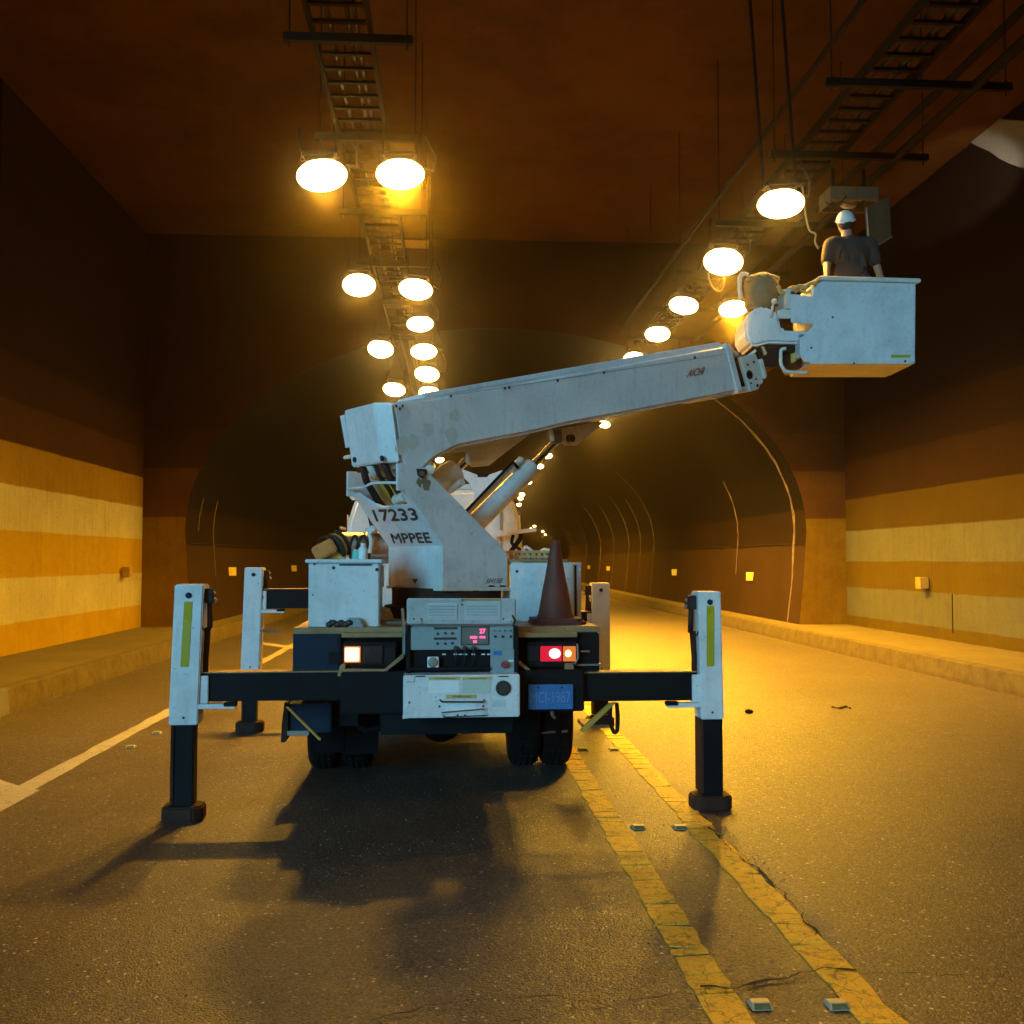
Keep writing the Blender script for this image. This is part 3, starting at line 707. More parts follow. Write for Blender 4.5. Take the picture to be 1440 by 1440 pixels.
wn = -AR0; wp0 = ax(18, 8.14, 8)
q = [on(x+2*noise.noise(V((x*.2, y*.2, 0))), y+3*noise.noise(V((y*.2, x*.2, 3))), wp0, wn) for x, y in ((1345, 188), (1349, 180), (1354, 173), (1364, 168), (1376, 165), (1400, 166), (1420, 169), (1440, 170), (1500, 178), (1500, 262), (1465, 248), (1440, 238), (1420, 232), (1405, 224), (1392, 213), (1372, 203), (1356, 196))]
MB().prism([x for x in q], -wn*.02).build('painted_light_patch', painted('pale_painted_light', (.16, .15, .13), dirt=(.12, .09, .06), amt=.5, rough=.9, sc_=2), base=q[0], label='patch of light painted as a pale slab at the top of the right wall', category='patch')  # pale slab paints the patch of white light onto the wall
# ================================================================== TRUCK
TK = thing('bucket_truck', 'white and dark blue bucket truck standing on its outriggers, boom raised to the right', 'truck', MT)
B = lambda mb, name, mat, parent=TK, **k: mb.build(name, mat, parent, **k)
# chassis, deck
B(MB().bx(-.40, -.30, .3, 6.0, .62, .86).bx(.30, .40, .3, 6.0, .62, .86).bx(-.3, .3, 1.0, 1.12, .64, .84).bx(-.3, .3, 3.0, 3.12, .64, .84), 'chassis_frame', M['black'])
dk = B(MB().rect(412, 883, 843, 889, .12, 4.05), 'deck', M['deck'], bevel=.006)
p0 = TP(412, 883, .12); p1 = TP(843, 889, .12); DZ = p0.z; DXL, DXR = p0.x, p1.x
B(MB().bx(DXL+.02, DXR-.02, .3, 4.1, 1.0, DZ-.04), 'body_skirt', M['blue'], bevel=.01)
lk = B(MB().rect(412, 890, 479, 946, .13, 1.25), 'side_locker', M['blue'], bevel=.008)
B(MB().rect(462, 917, 479, 933, .115, .02), 'locker_latch', M['black'], lk, bevel=.003)
B(MB().rect(416, 894, 476, 942, .124, .008), 'locker_door', M['blue'], lk, bevel=.003)
lk2 = B(MB().rect(814, 890, 843, 946, .13, 1.25), 'side_locker', M['black'], bevel=.008)
B(MB().tube([TPw(816, 916, .11), TPw(829, 916, .11)], .008, 6), 'locker_handle', M['steel'], lk2)
B(MB().rect(802, 934, 846, 936, .10, .12), 'locker_ledge', M['steel'], lk2)
lw = B(MB().rect(403, 990, 466, 1030, .5, 1.2), 'lower_locker', M['blue'], bevel=.01)
B(MB().prism([TPw(x, y, .47) for x, y in ((400, 988), (405, 988), (405, 1034), (401, 1044), (395, 1044), (396, 1020))], TF*.3), 'locker_flange', M['rust'], lw)
B(MB().rect(404, 1028, 434, 1034, .46, .1), 'locker_ledge', M['steel'], lw)
# rear crossmember and recesses
cx = MB().rect(479, 945, 822, 1000, -.02, .3); cr = B(cx, 'rear_crossmember', M['black'], bevel=.01)
B(MB().rect(535, 1001, 722, 1031, .05, .3), 'rear_bumper', M['black'], bevel=.01)
B(MB().rect(480, 895, 566, 945, .2, .06), 'lamp_recess', M['black'])
B(MB().rect(729, 895, 813, 945, .2, .06), 'lamp_recess', M['black'])
B(MB().rect(480, 890, 568, 896, .02, .2).rect(729, 890, 812, 896, .02, .2), 'recess_lip', M['deck'], bevel=.004)
B(MB().prism([TPw(x, y, .0) for x, y in ((481, 944), (484, 946), (541, 946), (568, 925), (568, 918), (541, 941), (484, 941))], TF*.1), 'recess_edge', M['deck'], bevel=.003)
B(MB().prism([TPw(x, y, .0) for x, y in ((729, 929), (731, 929), (753, 948), (749, 950), (729, 934))], TF*.04), 'recess_edge', M['deck'], bevel=.002)
B(MB().tube([TPw(x, y, .05) for x, y in ((812, 905), (813, 925), (809, 933), (796, 934))], .008, 6), 'lamp_guard', M['steel'])
B(MB().prism([TPw(x, y, .02) for x, y in ((788, 944), (788, 948), (807, 948), (807, 935), (795, 933), (794, 944))], TF*.05), 'plate_bracket', M['deck'], bevel=.003)
B(MB().prism([TPw(x, y, .02) for x, y in ((474, 951), (483, 951), (486, 936), (483, 933), (478, 936))], TF*.05), 'lamp_bracket', M['deck'], bevel=.003)
B(MB().tube([TPw(566, 856, .1), TPw(568, 880, .05), TPw(568, 921, .03)], .012, 6), 'guard_rail', M['steel'])
B(MB().tube([TPw(545, 876, .3), TPw(566, 876, .1)], .012, 6), 'guard_rail', M['steel'])
# tail lights
tl = B(MB().rect(481, 903, 558, 938, .06, .12), 'tail_light', M['black'], bevel=.01, label='left tail light with a glowing orange lens')
B(MB().rect(484, 909, 507, 932, .045, .02), 'orange_lens', M['tailamb'], tl, bevel=.003)
B(MB().rect(485, 911, 505, 930, .038, .01), 'bulb_glow', M['ambhot'], tl, bevel=.004)
B(MB().rect(509, 909, 538, 933, .045, .02), 'unlit_lens', M['hose'], tl, bevel=.004)
B(MB().rect(541, 910, 556, 932, .045, .02), 'clear_lens', M['glass'], tl, bevel=.004)
tl = B(MB().rect(740, 903, 812, 938, .06, .12), 'tail_light', M['black'], bevel=.01, label='right tail light glowing red and orange')
B(MB().rect(760, 909, 790, 930, .045, .02), 'red_lens', M['tailred'], tl, bevel=.003)
B(MB().ell(TPw(780, 919, .045), .044, .012, .037), 'bulb_glow', M['tailhot'], tl, smooth=True)
B(MB().rect(792, 909, 810, 930, .045, .02), 'orange_lens', M['tailamb'], tl, bevel=.003)
B(MB().ell(TPw(799, 919, .045), .024, .012, .026), 'bulb_glow', M['ambhot'], tl, smooth=True)
B(MB().rect(742, 909, 758, 930, .045, .02), 'unlit_lens', M['glass'], tl, bevel=.003)
# number plate
npl = B(MB().rect(743, 963, 806, 997, -.05, .02), 'number_plate', M['plate'], bevel=.003)
a = TPw(746, 989, -.05); b_ = TPw(802, 988, -.05); c_ = TPw(746, 973, -.05)
text('plate_letters', 'MCI-1987', a, b_-a, c_-a, M['platechr'], npl, -TF, .003)
B(MB().lathe(TPw(757, 967, -.05), [(.006, 0), (.006, .004)], -TF, 8).lathe(TPw(790, 967, -.05), [(.006, 0), (.006, .004)], -TF, 8), 'plate_screw', M['black'], npl)
# control station
ct = B(MB().rect(571, 880, 727, 950, -.05, .35), 'control_cabinet', M['panel'], bevel=.01)
# cabinet: dark interior with open lid above and open door below
lidpts = [TPw(572, 878, -.12), TPw(726, 878, -.12), TPw(726, 842, -.28), TPw(572, 842, -.28)]
lid = B(MB().prism(lidpts, TF*.03+ZU*.004), 'cabinet_lid', M['white2'], ct, bevel=.008)
def quad_on(P_, n_, pts): return [on(x, y, P_, n_) for x, y in pts]
ln_ = (lidpts[1]-lidpts[0]).cross(lidpts[3]-lidpts[0]).normalized(); ln_ = ln_ if ln_.y < 0 else -ln_
FP = L(0, -.095, 0)   # face plane of the control panel
B(MB().rect(575, 882, 722, 913, -.09, .05).rect(690, 913, 724, 948, -.09, .05), 'control_panel', M['panel'], ct, bevel=.004)
B(MB().rect(571, 880, 577, 950, -.10, .12), 'side_frame', M['black'], ct, bevel=.004)
B(MB().rect(723, 880, 729, 950, -.10, .12), 'side_frame', M['black'], ct, bevel=.004)
B(MB().rect(577, 914, 690, 949, -.055, .01), 'recess_back', M['black'], ct)
B(MB().rect(575, 939, 690, 942, -.12, .05), 'lever_shelf', M['black'], ct, bevel=.003)
for k in range(7):
    x = 600+k*12.5
    if k in (2, 3, 4):
        B(MB().tube([TPw(x+16, 936, -.07), TPw(x+16, 922, -.11), TPw(x+16, 913, -.12)], [.004, .004, .004], 6).ell(TPw(x+16, 912, -.12), .019, .019, .019, seg=10, rings=8), 'control_lever', M['ink'], ct, smooth=True)
B(MB().rect(601, 924, 617, 939, -.115, .03), 'socket_cover', M['label'], ct, bevel=.003)
B(MB().lathe(TPw(609, 931.5, -.118), [(.035, 0), (.03, .006), (.01, .008)], -TF, 16), 'dial', M['steel'], ct, smooth='auto')
for x in (622, 638, 645, 652, 663, 677, 685): B(MB().rect(x, 919.3, x+5, 921, -.062, .008), 'lever_tag', M['label'], ct)
B(MB().rect(610, 882, 643, 885, -.094, .005).rect(610, 896.5, 642, 899.5, -.094, .005), 'nameplate_strip', M['ink'], ct)
kn = None
for (xx, yy, rr) in [(615.5, 891, .009), (626, 890.5, .009), (636, 890.5, .009), (615, 905, .009), (626, 905, .009), (636, 904.5, .009), (696.5, 895, .009), (707, 895, .009), (718, 895, .009), (695, 887, .005), (702.5, 887, .005), (710, 887, .005), (718, 887, .005)]:
    B(MB().lathe(TPw(xx, yy, -.092), [(rr, 0), (rr, .008), (rr*.7, .011)], -TF, 12), 'knob', M['ink'], ct, smooth='auto')
ds = B(MB().rect(649, 881.5, 687, 906.5, -.093, .01), 'display', M['disp'], ct, bevel=.002)
B(MB().rect(648, 880.8, 688, 882, -.096, .01).rect(648, 906, 688, 907.2, -.096, .01).rect(648, 880.8, 649.2, 907.2, -.0965, .01).rect(686.8, 880.8, 688, 907.2, -.0965, .01), 'display_frame', M['ink'], ct)
def led(s, x0, y0, x1, y1):
    a = TPw(x0, y1, -.097); text('led_digits', s, a, TPw(x1, y1, -.097)-a, TPw(x0, y0, -.097)-a, M['led'], ct, -TF, .0, fat=.05)
led('27', 674.5, 884.5, 682.5, 890.5); led('0000', 661, 894.5, 671, 898); led('000', 674.5, 894.5, 682.5, 897.5); led('00', 665.5, 900.5, 670.5, 904)
B(MB().rect(694, 915.5, 705, 921.5, -.097, .008), 'rocker_switch', M['plate'], ct, bevel=.002)
B(MB().lathe(TPw(709, 934, -.092), [(.012, 0), (.012, .02), (.024, .022), (.026, .034), (.02, .04)], -TF, 16), 'emergency_button', painted('red_button', (.35, .03, .04), amt=.2), ct, smooth='auto')
B(MB().rect(715, 928, 722, 930.5, -.094, .004), 'button_tag', M['label'], ct)
# lid details
def on_lid(pts, mat, name, th=.003): 
    q = [on(x, y, lidpts[0]+ln_*.002, ln_) for x, y in pts]; B(MB().prism(q, ln_*th), name, mat, lid)
on_lid([(600, 849), (643, 849), (643, 871), (600, 871)], M['label'], 'instruction_label'); on_lid([(653, 845), (704, 845), (704, 872), (653, 872)], M['label'], 'instruction_label', .002)
on_lid([(651, 841.6), (704, 841.6), (704, 844), (651, 844)], M['warn'], 'warning_strip')
for yy in (852, 856, 860, 864): on_lid([(656, yy), (700, yy), (700, yy+.5), (656, yy+.5)], M['panel'], 'print_line', .0035); on_lid([(603, yy), (640, yy), (640, yy+.5), (603, yy+.5)], M['panel'], 'print_line', .0045)
for x in (588, 714): on_lid([(x-5, 871), (x+4, 871), (x+5, 876), (x-6, 876)], M['white'], 'hinge', .006)
for x, y in ((649.5, 843.5), (649.5, 850), (582, 870), (592, 870), (708, 870)): on_lid([(x-.9, y-.9), (x+.9, y-.9), (x+.9, y+.9), (x-.9, y+.9)], M['ink'], 'screw', .004)
B(MB().tube([TPw(721, 866, -.25), TPw(724, 872, -.2), TPw(722, 880, -.14), TPw(729, 882, -.1)], .008, 6), 'lid_catch', M['ink'], lid)
# lower door
dy = -.24
dr = B(MB().rect(567, 950, 731, 1008, dy, .22), 'control_door', M['white2'], ct, bevel=.008)
def R2(name, x0, y0, x1, y1, mat, th=.004, par=dr): return B(MB().rect(x0, y0, x1, y1, dy-th, th+.002), name, mat, par)
R2('warning_strip', 603, 952, 647, 956, M['warn']); R2('warning_strip', 650, 952, 691, 956, M['warn'])
R2('instruction_label', 603, 957, 646, 974, M['label']); R2('instruction_label', 649.5, 957, 690, 974.5, painted('greenish_label', (.5, .56, .46), amt=.15)); R2('warning_strip', 627, 977, 670, 982, M['warn'])
R2('instruction_label', 626, 988, 669, 999, M['label'], .003); R2('small_label', 693, 984, 711, 994, painted('grey_label', (.55, .56, .55), amt=.2), .003)
for (x0, y0, x1, y1) in ((603, 952, 647, 956), (650, 952, 691, 956), (627, 977, 670, 982)):
    a = TPw(x0+9, y1-.9, dy-.0045); text('warning_print', '\u25b2 WARNING' if False else 'WARNING', a, TPw(x1-7, y1-.9, dy-.0045)-a, TPw(x0+9, y0+.9, dy-.0045)-a, M['ink'], dr, -TF, .001)
B(MB().lathe(TPw(707.5, 967.5, dy), [(.052, 0), (.052, .012), (.044, .014), (.042, .006), (.001, .006)], -TF, 24), 'round_port', M['ink'], dr, smooth='auto')
hd = MB(); hd.tube([TPw(618.5, 984, dy-.01), TPw(621, 987, dy-.03), TPw(680, 987, dy-.03), TPw(680.5, 984, dy-.01)], .006, 6); B(hd, 'door_handle', M['ink'], dr)
hd = MB(); hd.tube([TPw(624, 1008, dy-.01), TPw(621, 1002, dy-.03), (TPw(681, 997, dy-.03)), (TPw(685, 1006, dy-.01)), TPw(624, 1008.5, dy-.01)], .004, 6); B(hd, 'wire_bracket', M['ink'], dr)
R2('hinge', 585, 950.5, 598, 952, M['ink']); R2('hinge', 701, 950.5, 715, 952, M['ink'])
for x, y in ((618, 993.5), (679.5, 993), (643.5, 1006), (654, 1006), (575.5, 988)):
    B(MB().lathe(TPw(x, y, dy), [(.008, 0), (.006, .005)], -TF, 8), 'bolt', M['ink'], dr)
B(MB().prism([TPw(x, y, dy-.005) for x, y in ((567, 1000), (575, 1007), (575, 1010), (566, 1011))], TF*.02), 'corner_guard', M['white'], dr)
B(MB().tube([TPw(x, y, dy-.003) for x, y in ((572, 959), (583, 959), (583.5, 951))], .002, 4), 'door_seam', M['ink'], dr)

# outriggers
def outrigger(tp, hx, top, bot, legx, legbot, padx, padtop, padbot, beam, ly, side, mat, strip_=None, lean=0):
    """pixel measures taken on the plane ly"""
    h = MB(); z1 = TP(hx[0], top, ly).z; z0 = TP(hx[0], bot, ly).z; xa = TP(hx[0], (top+bot)/2, ly).x; xb = TP(hx[1], (top+bot)/2, ly).x
    q = [L(x+lean*s_, ly+y, z) for z, s_ in ((z0, -1), (z1, 1)) for x, y in ((xa, 0), (xb, 0), (xb, .2), (xa, .2))]
    h.hexa(q[:4], q[4:])
    o = B(h, 'outrigger', mat, bevel=.008)
    xm = (xa+xb)/2 - lean*1.4; lw_ = TP(legx[1], bot, ly).x-TP(legx[0], bot, ly).x
    B(MB().bx(xm-lw_/2, xm+lw_/2, ly+.03, ly+.17, .12, z0+.05), 'leg', M['black'], o, bevel=.006)
    B(MB().bx(xm-lw_/2-.008, xm-lw_/2+.012, ly+.02, ly+.18, .13, z0), 'leg_edge', M['rust'], o)
    B(MB().bx(xm-.035-lw_*.25, xm+.035+lw_*.25, ly+.04, ly+.16, .10, .13), 'ankle', M['black'], o)
    pw = (TP(padx[1], padbot, ly).x-TP(padx[0], padbot, ly).x)/2; c = .06
    pts = [(-pw, -pw+c), (-pw+c, -pw), (pw-c, -pw), (pw, -pw+c), (pw, pw-c), (pw-c, pw), (-pw+c, pw), (-pw, pw-c)]
    B(MB().prism([L(xm+x, ly+.1+y*.8, 0.002) for x, y in pts], ZU*.105), 'foot_pad', M['rust'], o, bevel=.012)
    bz1 = TP(beam[0], beam[2], ly).z; bz0 = TP(beam[0], beam[3], ly).z; bx0 = TP(beam[0], beam[2], ly).x; bx1 = TP(beam[1], beam[2], ly).x
    B(MB().bx(bx0, bx1, ly+.04, ly+.19, bz0, bz1), 'beam', M['black'], o, bevel=.006)
    inner = xb if side < 0 else xa
    sg = 1 if side < 0 else -1
    B(MB().bx(bx0+.002, bx1-.002, ly+.041, ly+.189, bz1+.0005, bz1+.008), 'painted_rim_light', M['deck'], o)  # tan strip puts the lamps' rim light into the beam top's colour
    B(MB().bx(inner-.01*sg, inner+.05*sg, ly+.02, ly+.19, bz0-.01, bz1-.015), 'beam_socket', mat, o, bevel=.004)
    B(MB().bx(inner-.02*sg, inner+.24*sg, ly+.0, ly+.06, bz0-.045, bz0-.012), 'support_arm', mat, o, bevel=.004)
    B(MB().bx(inner+.16*sg, inner+.245*sg, ly-.005, ly+.065, bz0-.03, bz0-.003), 'arm_clamp', M['black'], o, bevel=.004)
    B(MB().lathe(L((xa+xb)/2+lean*.8, ly, z1-.075), [(.022, 0), (.022, .01), (.014, .014)], -TF, 6), 'hex_bolt', M['blue'], o)
    B(MB().lathe(L((xa+xb)/2-lean*.8, ly, z0+.05), [(.009, 0), (.007, .008)], -TF, 8), 'bolt', M['ink'], o)
    # valve block and hoses on the inner side
    B(MB().bx(inner-.01*sg, inner+.07*sg, ly+.05, ly+.15, z1-.13, z1-.03), 'valve_block', M['hose'], o, bevel=.008)
    hs = MB()
    for k, (dx, dz) in enumerate(((.075, -.05), (.09, -.10))):
        hs.tube([L(inner+.05*sg, ly+.08, z1+dz), L(inner+dx*sg, ly+.08, z1+dz-.02)], .015, 6)
    B(hs, 'hydraulic_fitting', M['steel'], o)
    B(MB().tube([L(inner+x*sg, ly+.08, z) for x, z in ((.04, z1-.12), (.045, z1-.3), (.03, (z1+bz1)/2), (.02, bz1+.1), (.02, bz1-.02))], [.018, .02, .022, .02, .02], 8), 'hydraulic_hose', M['rust'], o, smooth=True)
    B(MB().tube([L(inner+x*sg, ly+.02, z) for x, z in ((.0, z1-.1), (-.035, z1-.14), (-.03, z1-.24), (.02, z1-.32))], .006, 6), 'signal_cable', M['hose'], o, smooth=True)
    if strip_:
        zt = TP(hx[0], strip_[0], ly).z; zb = TP(hx[0], strip_[1], ly).z; xc = (xa+xb)/2+.0
        B(MB().hexa([L(xc-.035-lean*.1, ly-.004, zb), L(xc+.02-lean*.1, ly-.004, zb), L(xc+.02-lean*.1, ly+.004, zb), L(xc-.035-lean*.1, ly+.004, zb)],
                    [L(xc-.025+lean*.6, ly-.004, zt), L(xc+.03+lean*.6, ly-.004, zt), L(xc+.03+lean*.6, ly+.004, zt), L(xc-.025+lean*.6, ly+.004, zt)]), 'reflective_strip', M['strip'], o)
    return o
o1 = outrigger(0, (241, 282), 822, 1020, (241, 271), 1120, (229, 288), 1122, 1150, (277, 482, 948, 988), 0.0, -1, M['white'], (846, 938), .014)
o1['label'] = 'rear left outrigger, its leg casting a long shadow'
o2 = outrigger(0, (984, 1016), 832, 1012, (985, 1015), 1112, (964, 1020), 1118, 1140, (812, 982, 948, 988), 0.0, 1, M['white'], (852, 937), -.008)
o2['label'] = 'rear right outrigger standing beside the yellow line'
o3 = outrigger(0, (341, 367), 798, 945, (343, 362), 1012, (333, 372), 1010, 1028, (366, 436, 829, 856), 3.7, -1, M['white'], None, .015)
o3['label'] = 'front left outrigger seen past the rear one'
o4 = outrigger(0, (833, 858), 820, 947, (836, 856), 1012, (826, 864), 1010, 1026, (800, 834, 861, 890), 3.7, 1, M['cream'], None, 0)
o4['label'] = 'front right outrigger behind the traffic cone'
B(MB().tube([TPw(366, 887, 3.7), TPw(394, 888, 3.7)], .014, 6), 'lock_pin', M['steel'], o3)
# braces
B(MB().prism([TPw(x, y, .1) for x, y in ((401, 994), (405, 994), (452, 1040), (449, 1042))], TF*.04), 'brace', M['yellow2'], bevel=.004)
B(MB().prism([TPw(x, y, .1) for x, y in ((858, 989), (867, 988), (822, 1031), (815, 1028))], TF*.05), 'brace', M['yellow2'], bevel=.004)
B(MB().spl([TPw(x, y, .6) for x, y in ((859, 989), (858, 1008), (860, 1022), (864, 1030), (868, 1026), (868.5, 1005), (867, 988))], .016, 8), 'hose_loop', M['rust'], smooth=True)
B(MB().rect(832, 1006, 858, 1019, .75, .06), 'side_guard', M['rust'], bevel=.004)
B(MB().rect(820, 1019, 858, 1024, .8, .3), 'side_guard', M['deck'], bevel=.004)
# underside clutter
B(MB().tube([L(-.75, .7, .62), L(-.6, .7, .5), L(-.4, .75, .52)], .025, 8).bx(-.9, -.65, .6, .9, .55, .75).lathe(L(-.5, .8, .62), [(.1, 0), (.1, .3)], TR, 16), 'air_tank', M['black'])
B(MB().tube([TPw(775, 998, .3), TPw(777, 1006, .3), TPw(781, 1010, .3)], .012, 8), 'hose_end', M['steel'])
B(MB().tube([TPw(762, 1031, .7), TPw(781, 1029, .7)], .008, 6).tube([TPw(790, 1029, .7), TPw(798, 1028, .7)], .01, 6), 'mud_flap_rod', M['steel'])
# wheels
def wheel(x, y, r, w_, name='wheel', dual=True):
    o = None
    prof = [(r*.62, -w_/2), (r*.9, -w_/2), (r*.97, -w_*.42), (r, -w_*.3), (r, w_*.3), (r*.97, w_*.42), (r*.9, w_/2), (r*.62, w_/2)]
    mb = MB(); mb.lathe(L(x, y, r+.003), prof, TR, 36); o = B(mb, name, M['rubber'], smooth='auto')
    B(MB().lathe(L(x, y, r+.003), [(r*.6, -w_*.3), (r*.62, 0), (r*.6, w_*.3), (r*.25, w_*.35), (r*.2, w_*.45)], TR, 24), 'rim', M['steel'], o, smooth='auto')
    gz = MB()
    for k in range(40):
        a = 2*math.pi*k/40
        for s in (-1, 0, 1): 
            c = L(x+s*w_*.2, y+math.cos(a)*(r+.001), r+.003+math.sin(a)*(r+.001)); gz.ell(c, .02, .012, .012, seg=5, rings=3)
    B(gz, 'tread', M['rubber'], o, kind='stuff')
wx = [TP(741, 1060, 1.45).x, TP(787, 1060, 1.45).x]
for x in wx: wheel(x, 1.85, .40, .25)
for x in wx: wheel(-x-.12 if False else -(x), 1.85, .40, .25)
for x in (-.88, .88): wheel(x, 5.55, .39, .22)
B(MB().tube([L(-.9, 1.85, .40), L(.9, 1.85, .40)], .07, 10).ell(L(0, 1.85, .40), .2, .17, .2), 'rear_axle', M['black'], smooth='auto')
B(MB().rect(438, 1000, 484, 1058, 1.25, .012), 'painted_shade_sheet', M['rubber'])  # added dark sheets paint the shade that hides the left wheels
B(MB().rect(486, 1000, 532, 1060, 1.25, .012), 'painted_shade_sheet', M['rubber'])
B(MB().bx(-.3, .3, 2.2, 5, .32, .62).bx(.45, .95, 2.6, 3.5, .45, .95).bx(-.95, -.45, 2.6, 3.5, .40, .95), 'underbody', M['black'], bevel=.02)
B(MB().bx(-1.02, -.5, 1.3, 2.45, .86, .9).bx(.5, 1.02, 1.3, 2.45, .86, .9), 'mudguard', M['black'], bevel=.01)
# cab
cbx = MB(); cw = 1.03; cz0, cz1 = .75, TP(605, 690, 4.35).z
prof = [(-cw, cz0), (-cw, 1.55), (-cw+.05, cz1-.35), (-cw+.14, cz1-.08), (-cw+.26, cz1), (cw-.26, cz1+.02), (cw-.14, cz1-.08), (cw-.05, cz1-.35), (cw, 1.55), (cw, cz0)]
cbx.prism([L(x-.03, 4.35, z) for x, z in prof], TF*1.95)
cab = B(cbx, 'cab', M['cream'], bevel=.05, seg=3, smooth='auto')
B(MB().bx(-.62, .55, 4.335, 4.36, cz1-.62, cz1-.25), 'rear_window', M['glass'], cab, bevel=.01)
for s in (-1, 1): B(MB().prism([L(s*(cw-.01)-.03, y, z) for y, z in ((4.8, 1.62), (5.9, 1.62), (5.75, cz1-.25), (4.85, cz1-.25))], TR*s*.012), 'side_window', M['glass'], cab)
for s in (-1, 1): B(MB().bx(s*.72-.012, s*.72+.012, 4.33, 4.36, cz0+.1, cz1-.12), 'seam', M['steel'], cab)
B(MB().bx(-.95, .9, 6.2, 6.32, .5, .8), 'front_bumper', M['white'], cab, bevel=.02)
B(MB().bx(-.5, .45, 4.5, 5.2, cz1, cz1+.09), 'roof_hatch', M['cream'], cab, bevel=.03)
B(MB().bx(-.28, .75, 4.4, 4.5, cz1+.12, cz1+.2).bx(-.26, -.2, 4.4, 4.5, cz1, cz1+.12).bx(.66, .72, 4.4, 4.5, cz1, cz1+.12), 'roof_bar', M['soot'], cab, bevel=.01)
B(MB().bx(-1.0, -.9, 4.5, 4.6, cz1-.1, cz1+.1), 'roof_post', M['cream'], cab, bevel=.02)
# right mirror arm
B(MB().prism([TPw(x, y, 4.2) for x, y in ((690, 744), (716, 747), (752, 742), (755, 744), (754, 747), (735, 750), (718, 752), (690, 757))], TF*.05), 'boom_rest_arm', M['white2'], bevel=.005)
B(MB().spl([TPw(x, y, 4.25) for x, y in ((733, 748), (731, 758), (724, 768), (718, 776))], .03, 6).spl([TPw(x, y, 4.25) for x, y in ((722, 752), (720, 764), (730, 772), (733, 782))], .022, 6), 'mirror_bracket', M['black'], smooth=True)
# boom rest
B(MB().prism([TPw(x, y, 3.6) for x, y in ((648, 661), (651, 660), (672, 668), (671, 671), (686, 671), (687, 668), (706, 661), (709, 663), (703, 675), (693, 685), (688, 735), (666, 735), (667, 690), (659, 677), (649, 668))], TF*.12), 'boom_rest', M['white2'], bevel=.006)
B(MB().bx(TP(672, 700, 3.6).x, TP(684, 700, 3.6).x, 3.62, 3.72, DZ, TP(672, 700, 3.6).z), 'boom_rest_post', M['white2'])
# cylinders / tank behind left box
B(MB().lathe(TPw(476, 766, 2.2), [(.09, 0), (.115, .02), (.115, .62), (.09, .64)], TR, 20), 'exhaust_tank', M['steel'], smooth='auto')
B(MB().lathe(TPw(505, 778, 2.3), [(.09, 0), (.11, .02), (.11, .52), (.09, .54)], TR, 20), 'reserve_tank', M['steel'], smooth='auto')
B(MB().bx(TP(476, 790, 2.2).x, TP(560, 790, 2.2).x, 2.25, 2.6, DZ, TP(476, 786, 2.2).z), 'tank_base', M['cream'], bevel=.01)
hs = MB()
for k, (x0, x1) in enumerate(((493, 505), (503, 518))):
    hs.spl([TPw(x0, 785, 2.05), TPw(x0-1, 768, 2.0), TPw((x0+x1)/2, 753, 2.0), TPw(x1, 768, 2.0), TPw(x1+1, 786, 2.05)], .014, 6)
B(hs, 'hydraulic_hose', M['hose'], smooth=True)
B(MB().spl([TPw(x, y, 2.0) for x, y in ((520, 778), (522, 760), (520, 750), (528, 744))], .02, 8), 'grey_pipe', M['cream'], smooth=True)
B(MB().tube([TPw(x, y, 2.05) for x, y in ((512, 752), (515, 742), (522, 742))], .012, 6).ell(TPw(524, 745, 2.05), .05, .03, .04), 'valve', M['white2'], smooth=True)
B(MB().tube([TPw(478+i*1.0, 742+i*.3, 3.8) for i in (0, 8)], .02, 6), 'bracket', M['steel'])
# left white box
wb = B(MB().rect(434, 791, 533, 882, .22, .62), 'tool_box', M['white'], bevel=.008)
B(MB().rect(429, 786.5, 537, 791.5, .19, .68), 'tool_box_lid', M['white'], wb, bevel=.005)
B(MB().rect(477, 793, 523, 795.5, .214, .01), 'slot', M['ink'], wb)
for x, y, r in ((469, 798.5, .013), (530, 801, .013), (442, 793.5, .008), (440, 836.5, .006)): B(MB().lathe(TPw(x, y, .22), [(r, 0), (r*.8, .008)], -TF, 10), 'bolt', M['ink'], wb)
B(MB().prism([TPw(x, y, .15) for x, y in ((489, 869), (505, 869), (512, 882), (488, 882))], TF*.05), 'wedge', M['panel'], wb, bevel=.004)
B(MB().rect(533, 795, 538, 826, .45, .3), 'box_side', M['white'], wb)
# right cabinet
rc = B(MB().rect(718, 791, 808, 880, .78, .7), 'equipment_cabinet', M['white'], bevel=.01)
B(MB().rect(811.5, 794, 817.5, 880, .78, .7), 'cabinet_door', M['white'], rc, bevel=.004)
B(MB().rect(808, 791, 818, 795, .78, .7), 'cabinet_rail', M['white'], rc, bevel=.004)
B(MB().rect(808, 796, 811.5, 878, .84, .6), 'cabinet_gap', M['ink'], rc)
B(MB().lathe(TPw(727, 803.5, .78), [(.012, 0), (.008, .008)], -TF, 10), 'bolt', M['ink'], rc)
B(MB().rect(716, 786.5, 800, 790, .76, .74), 'cabinet_lid', M['deck'], rc, bevel=.004)
B(MB().rect(707, 786, 718, 842, 1.0, .3), 'cabinet_post', M['cream'], bevel=.004)

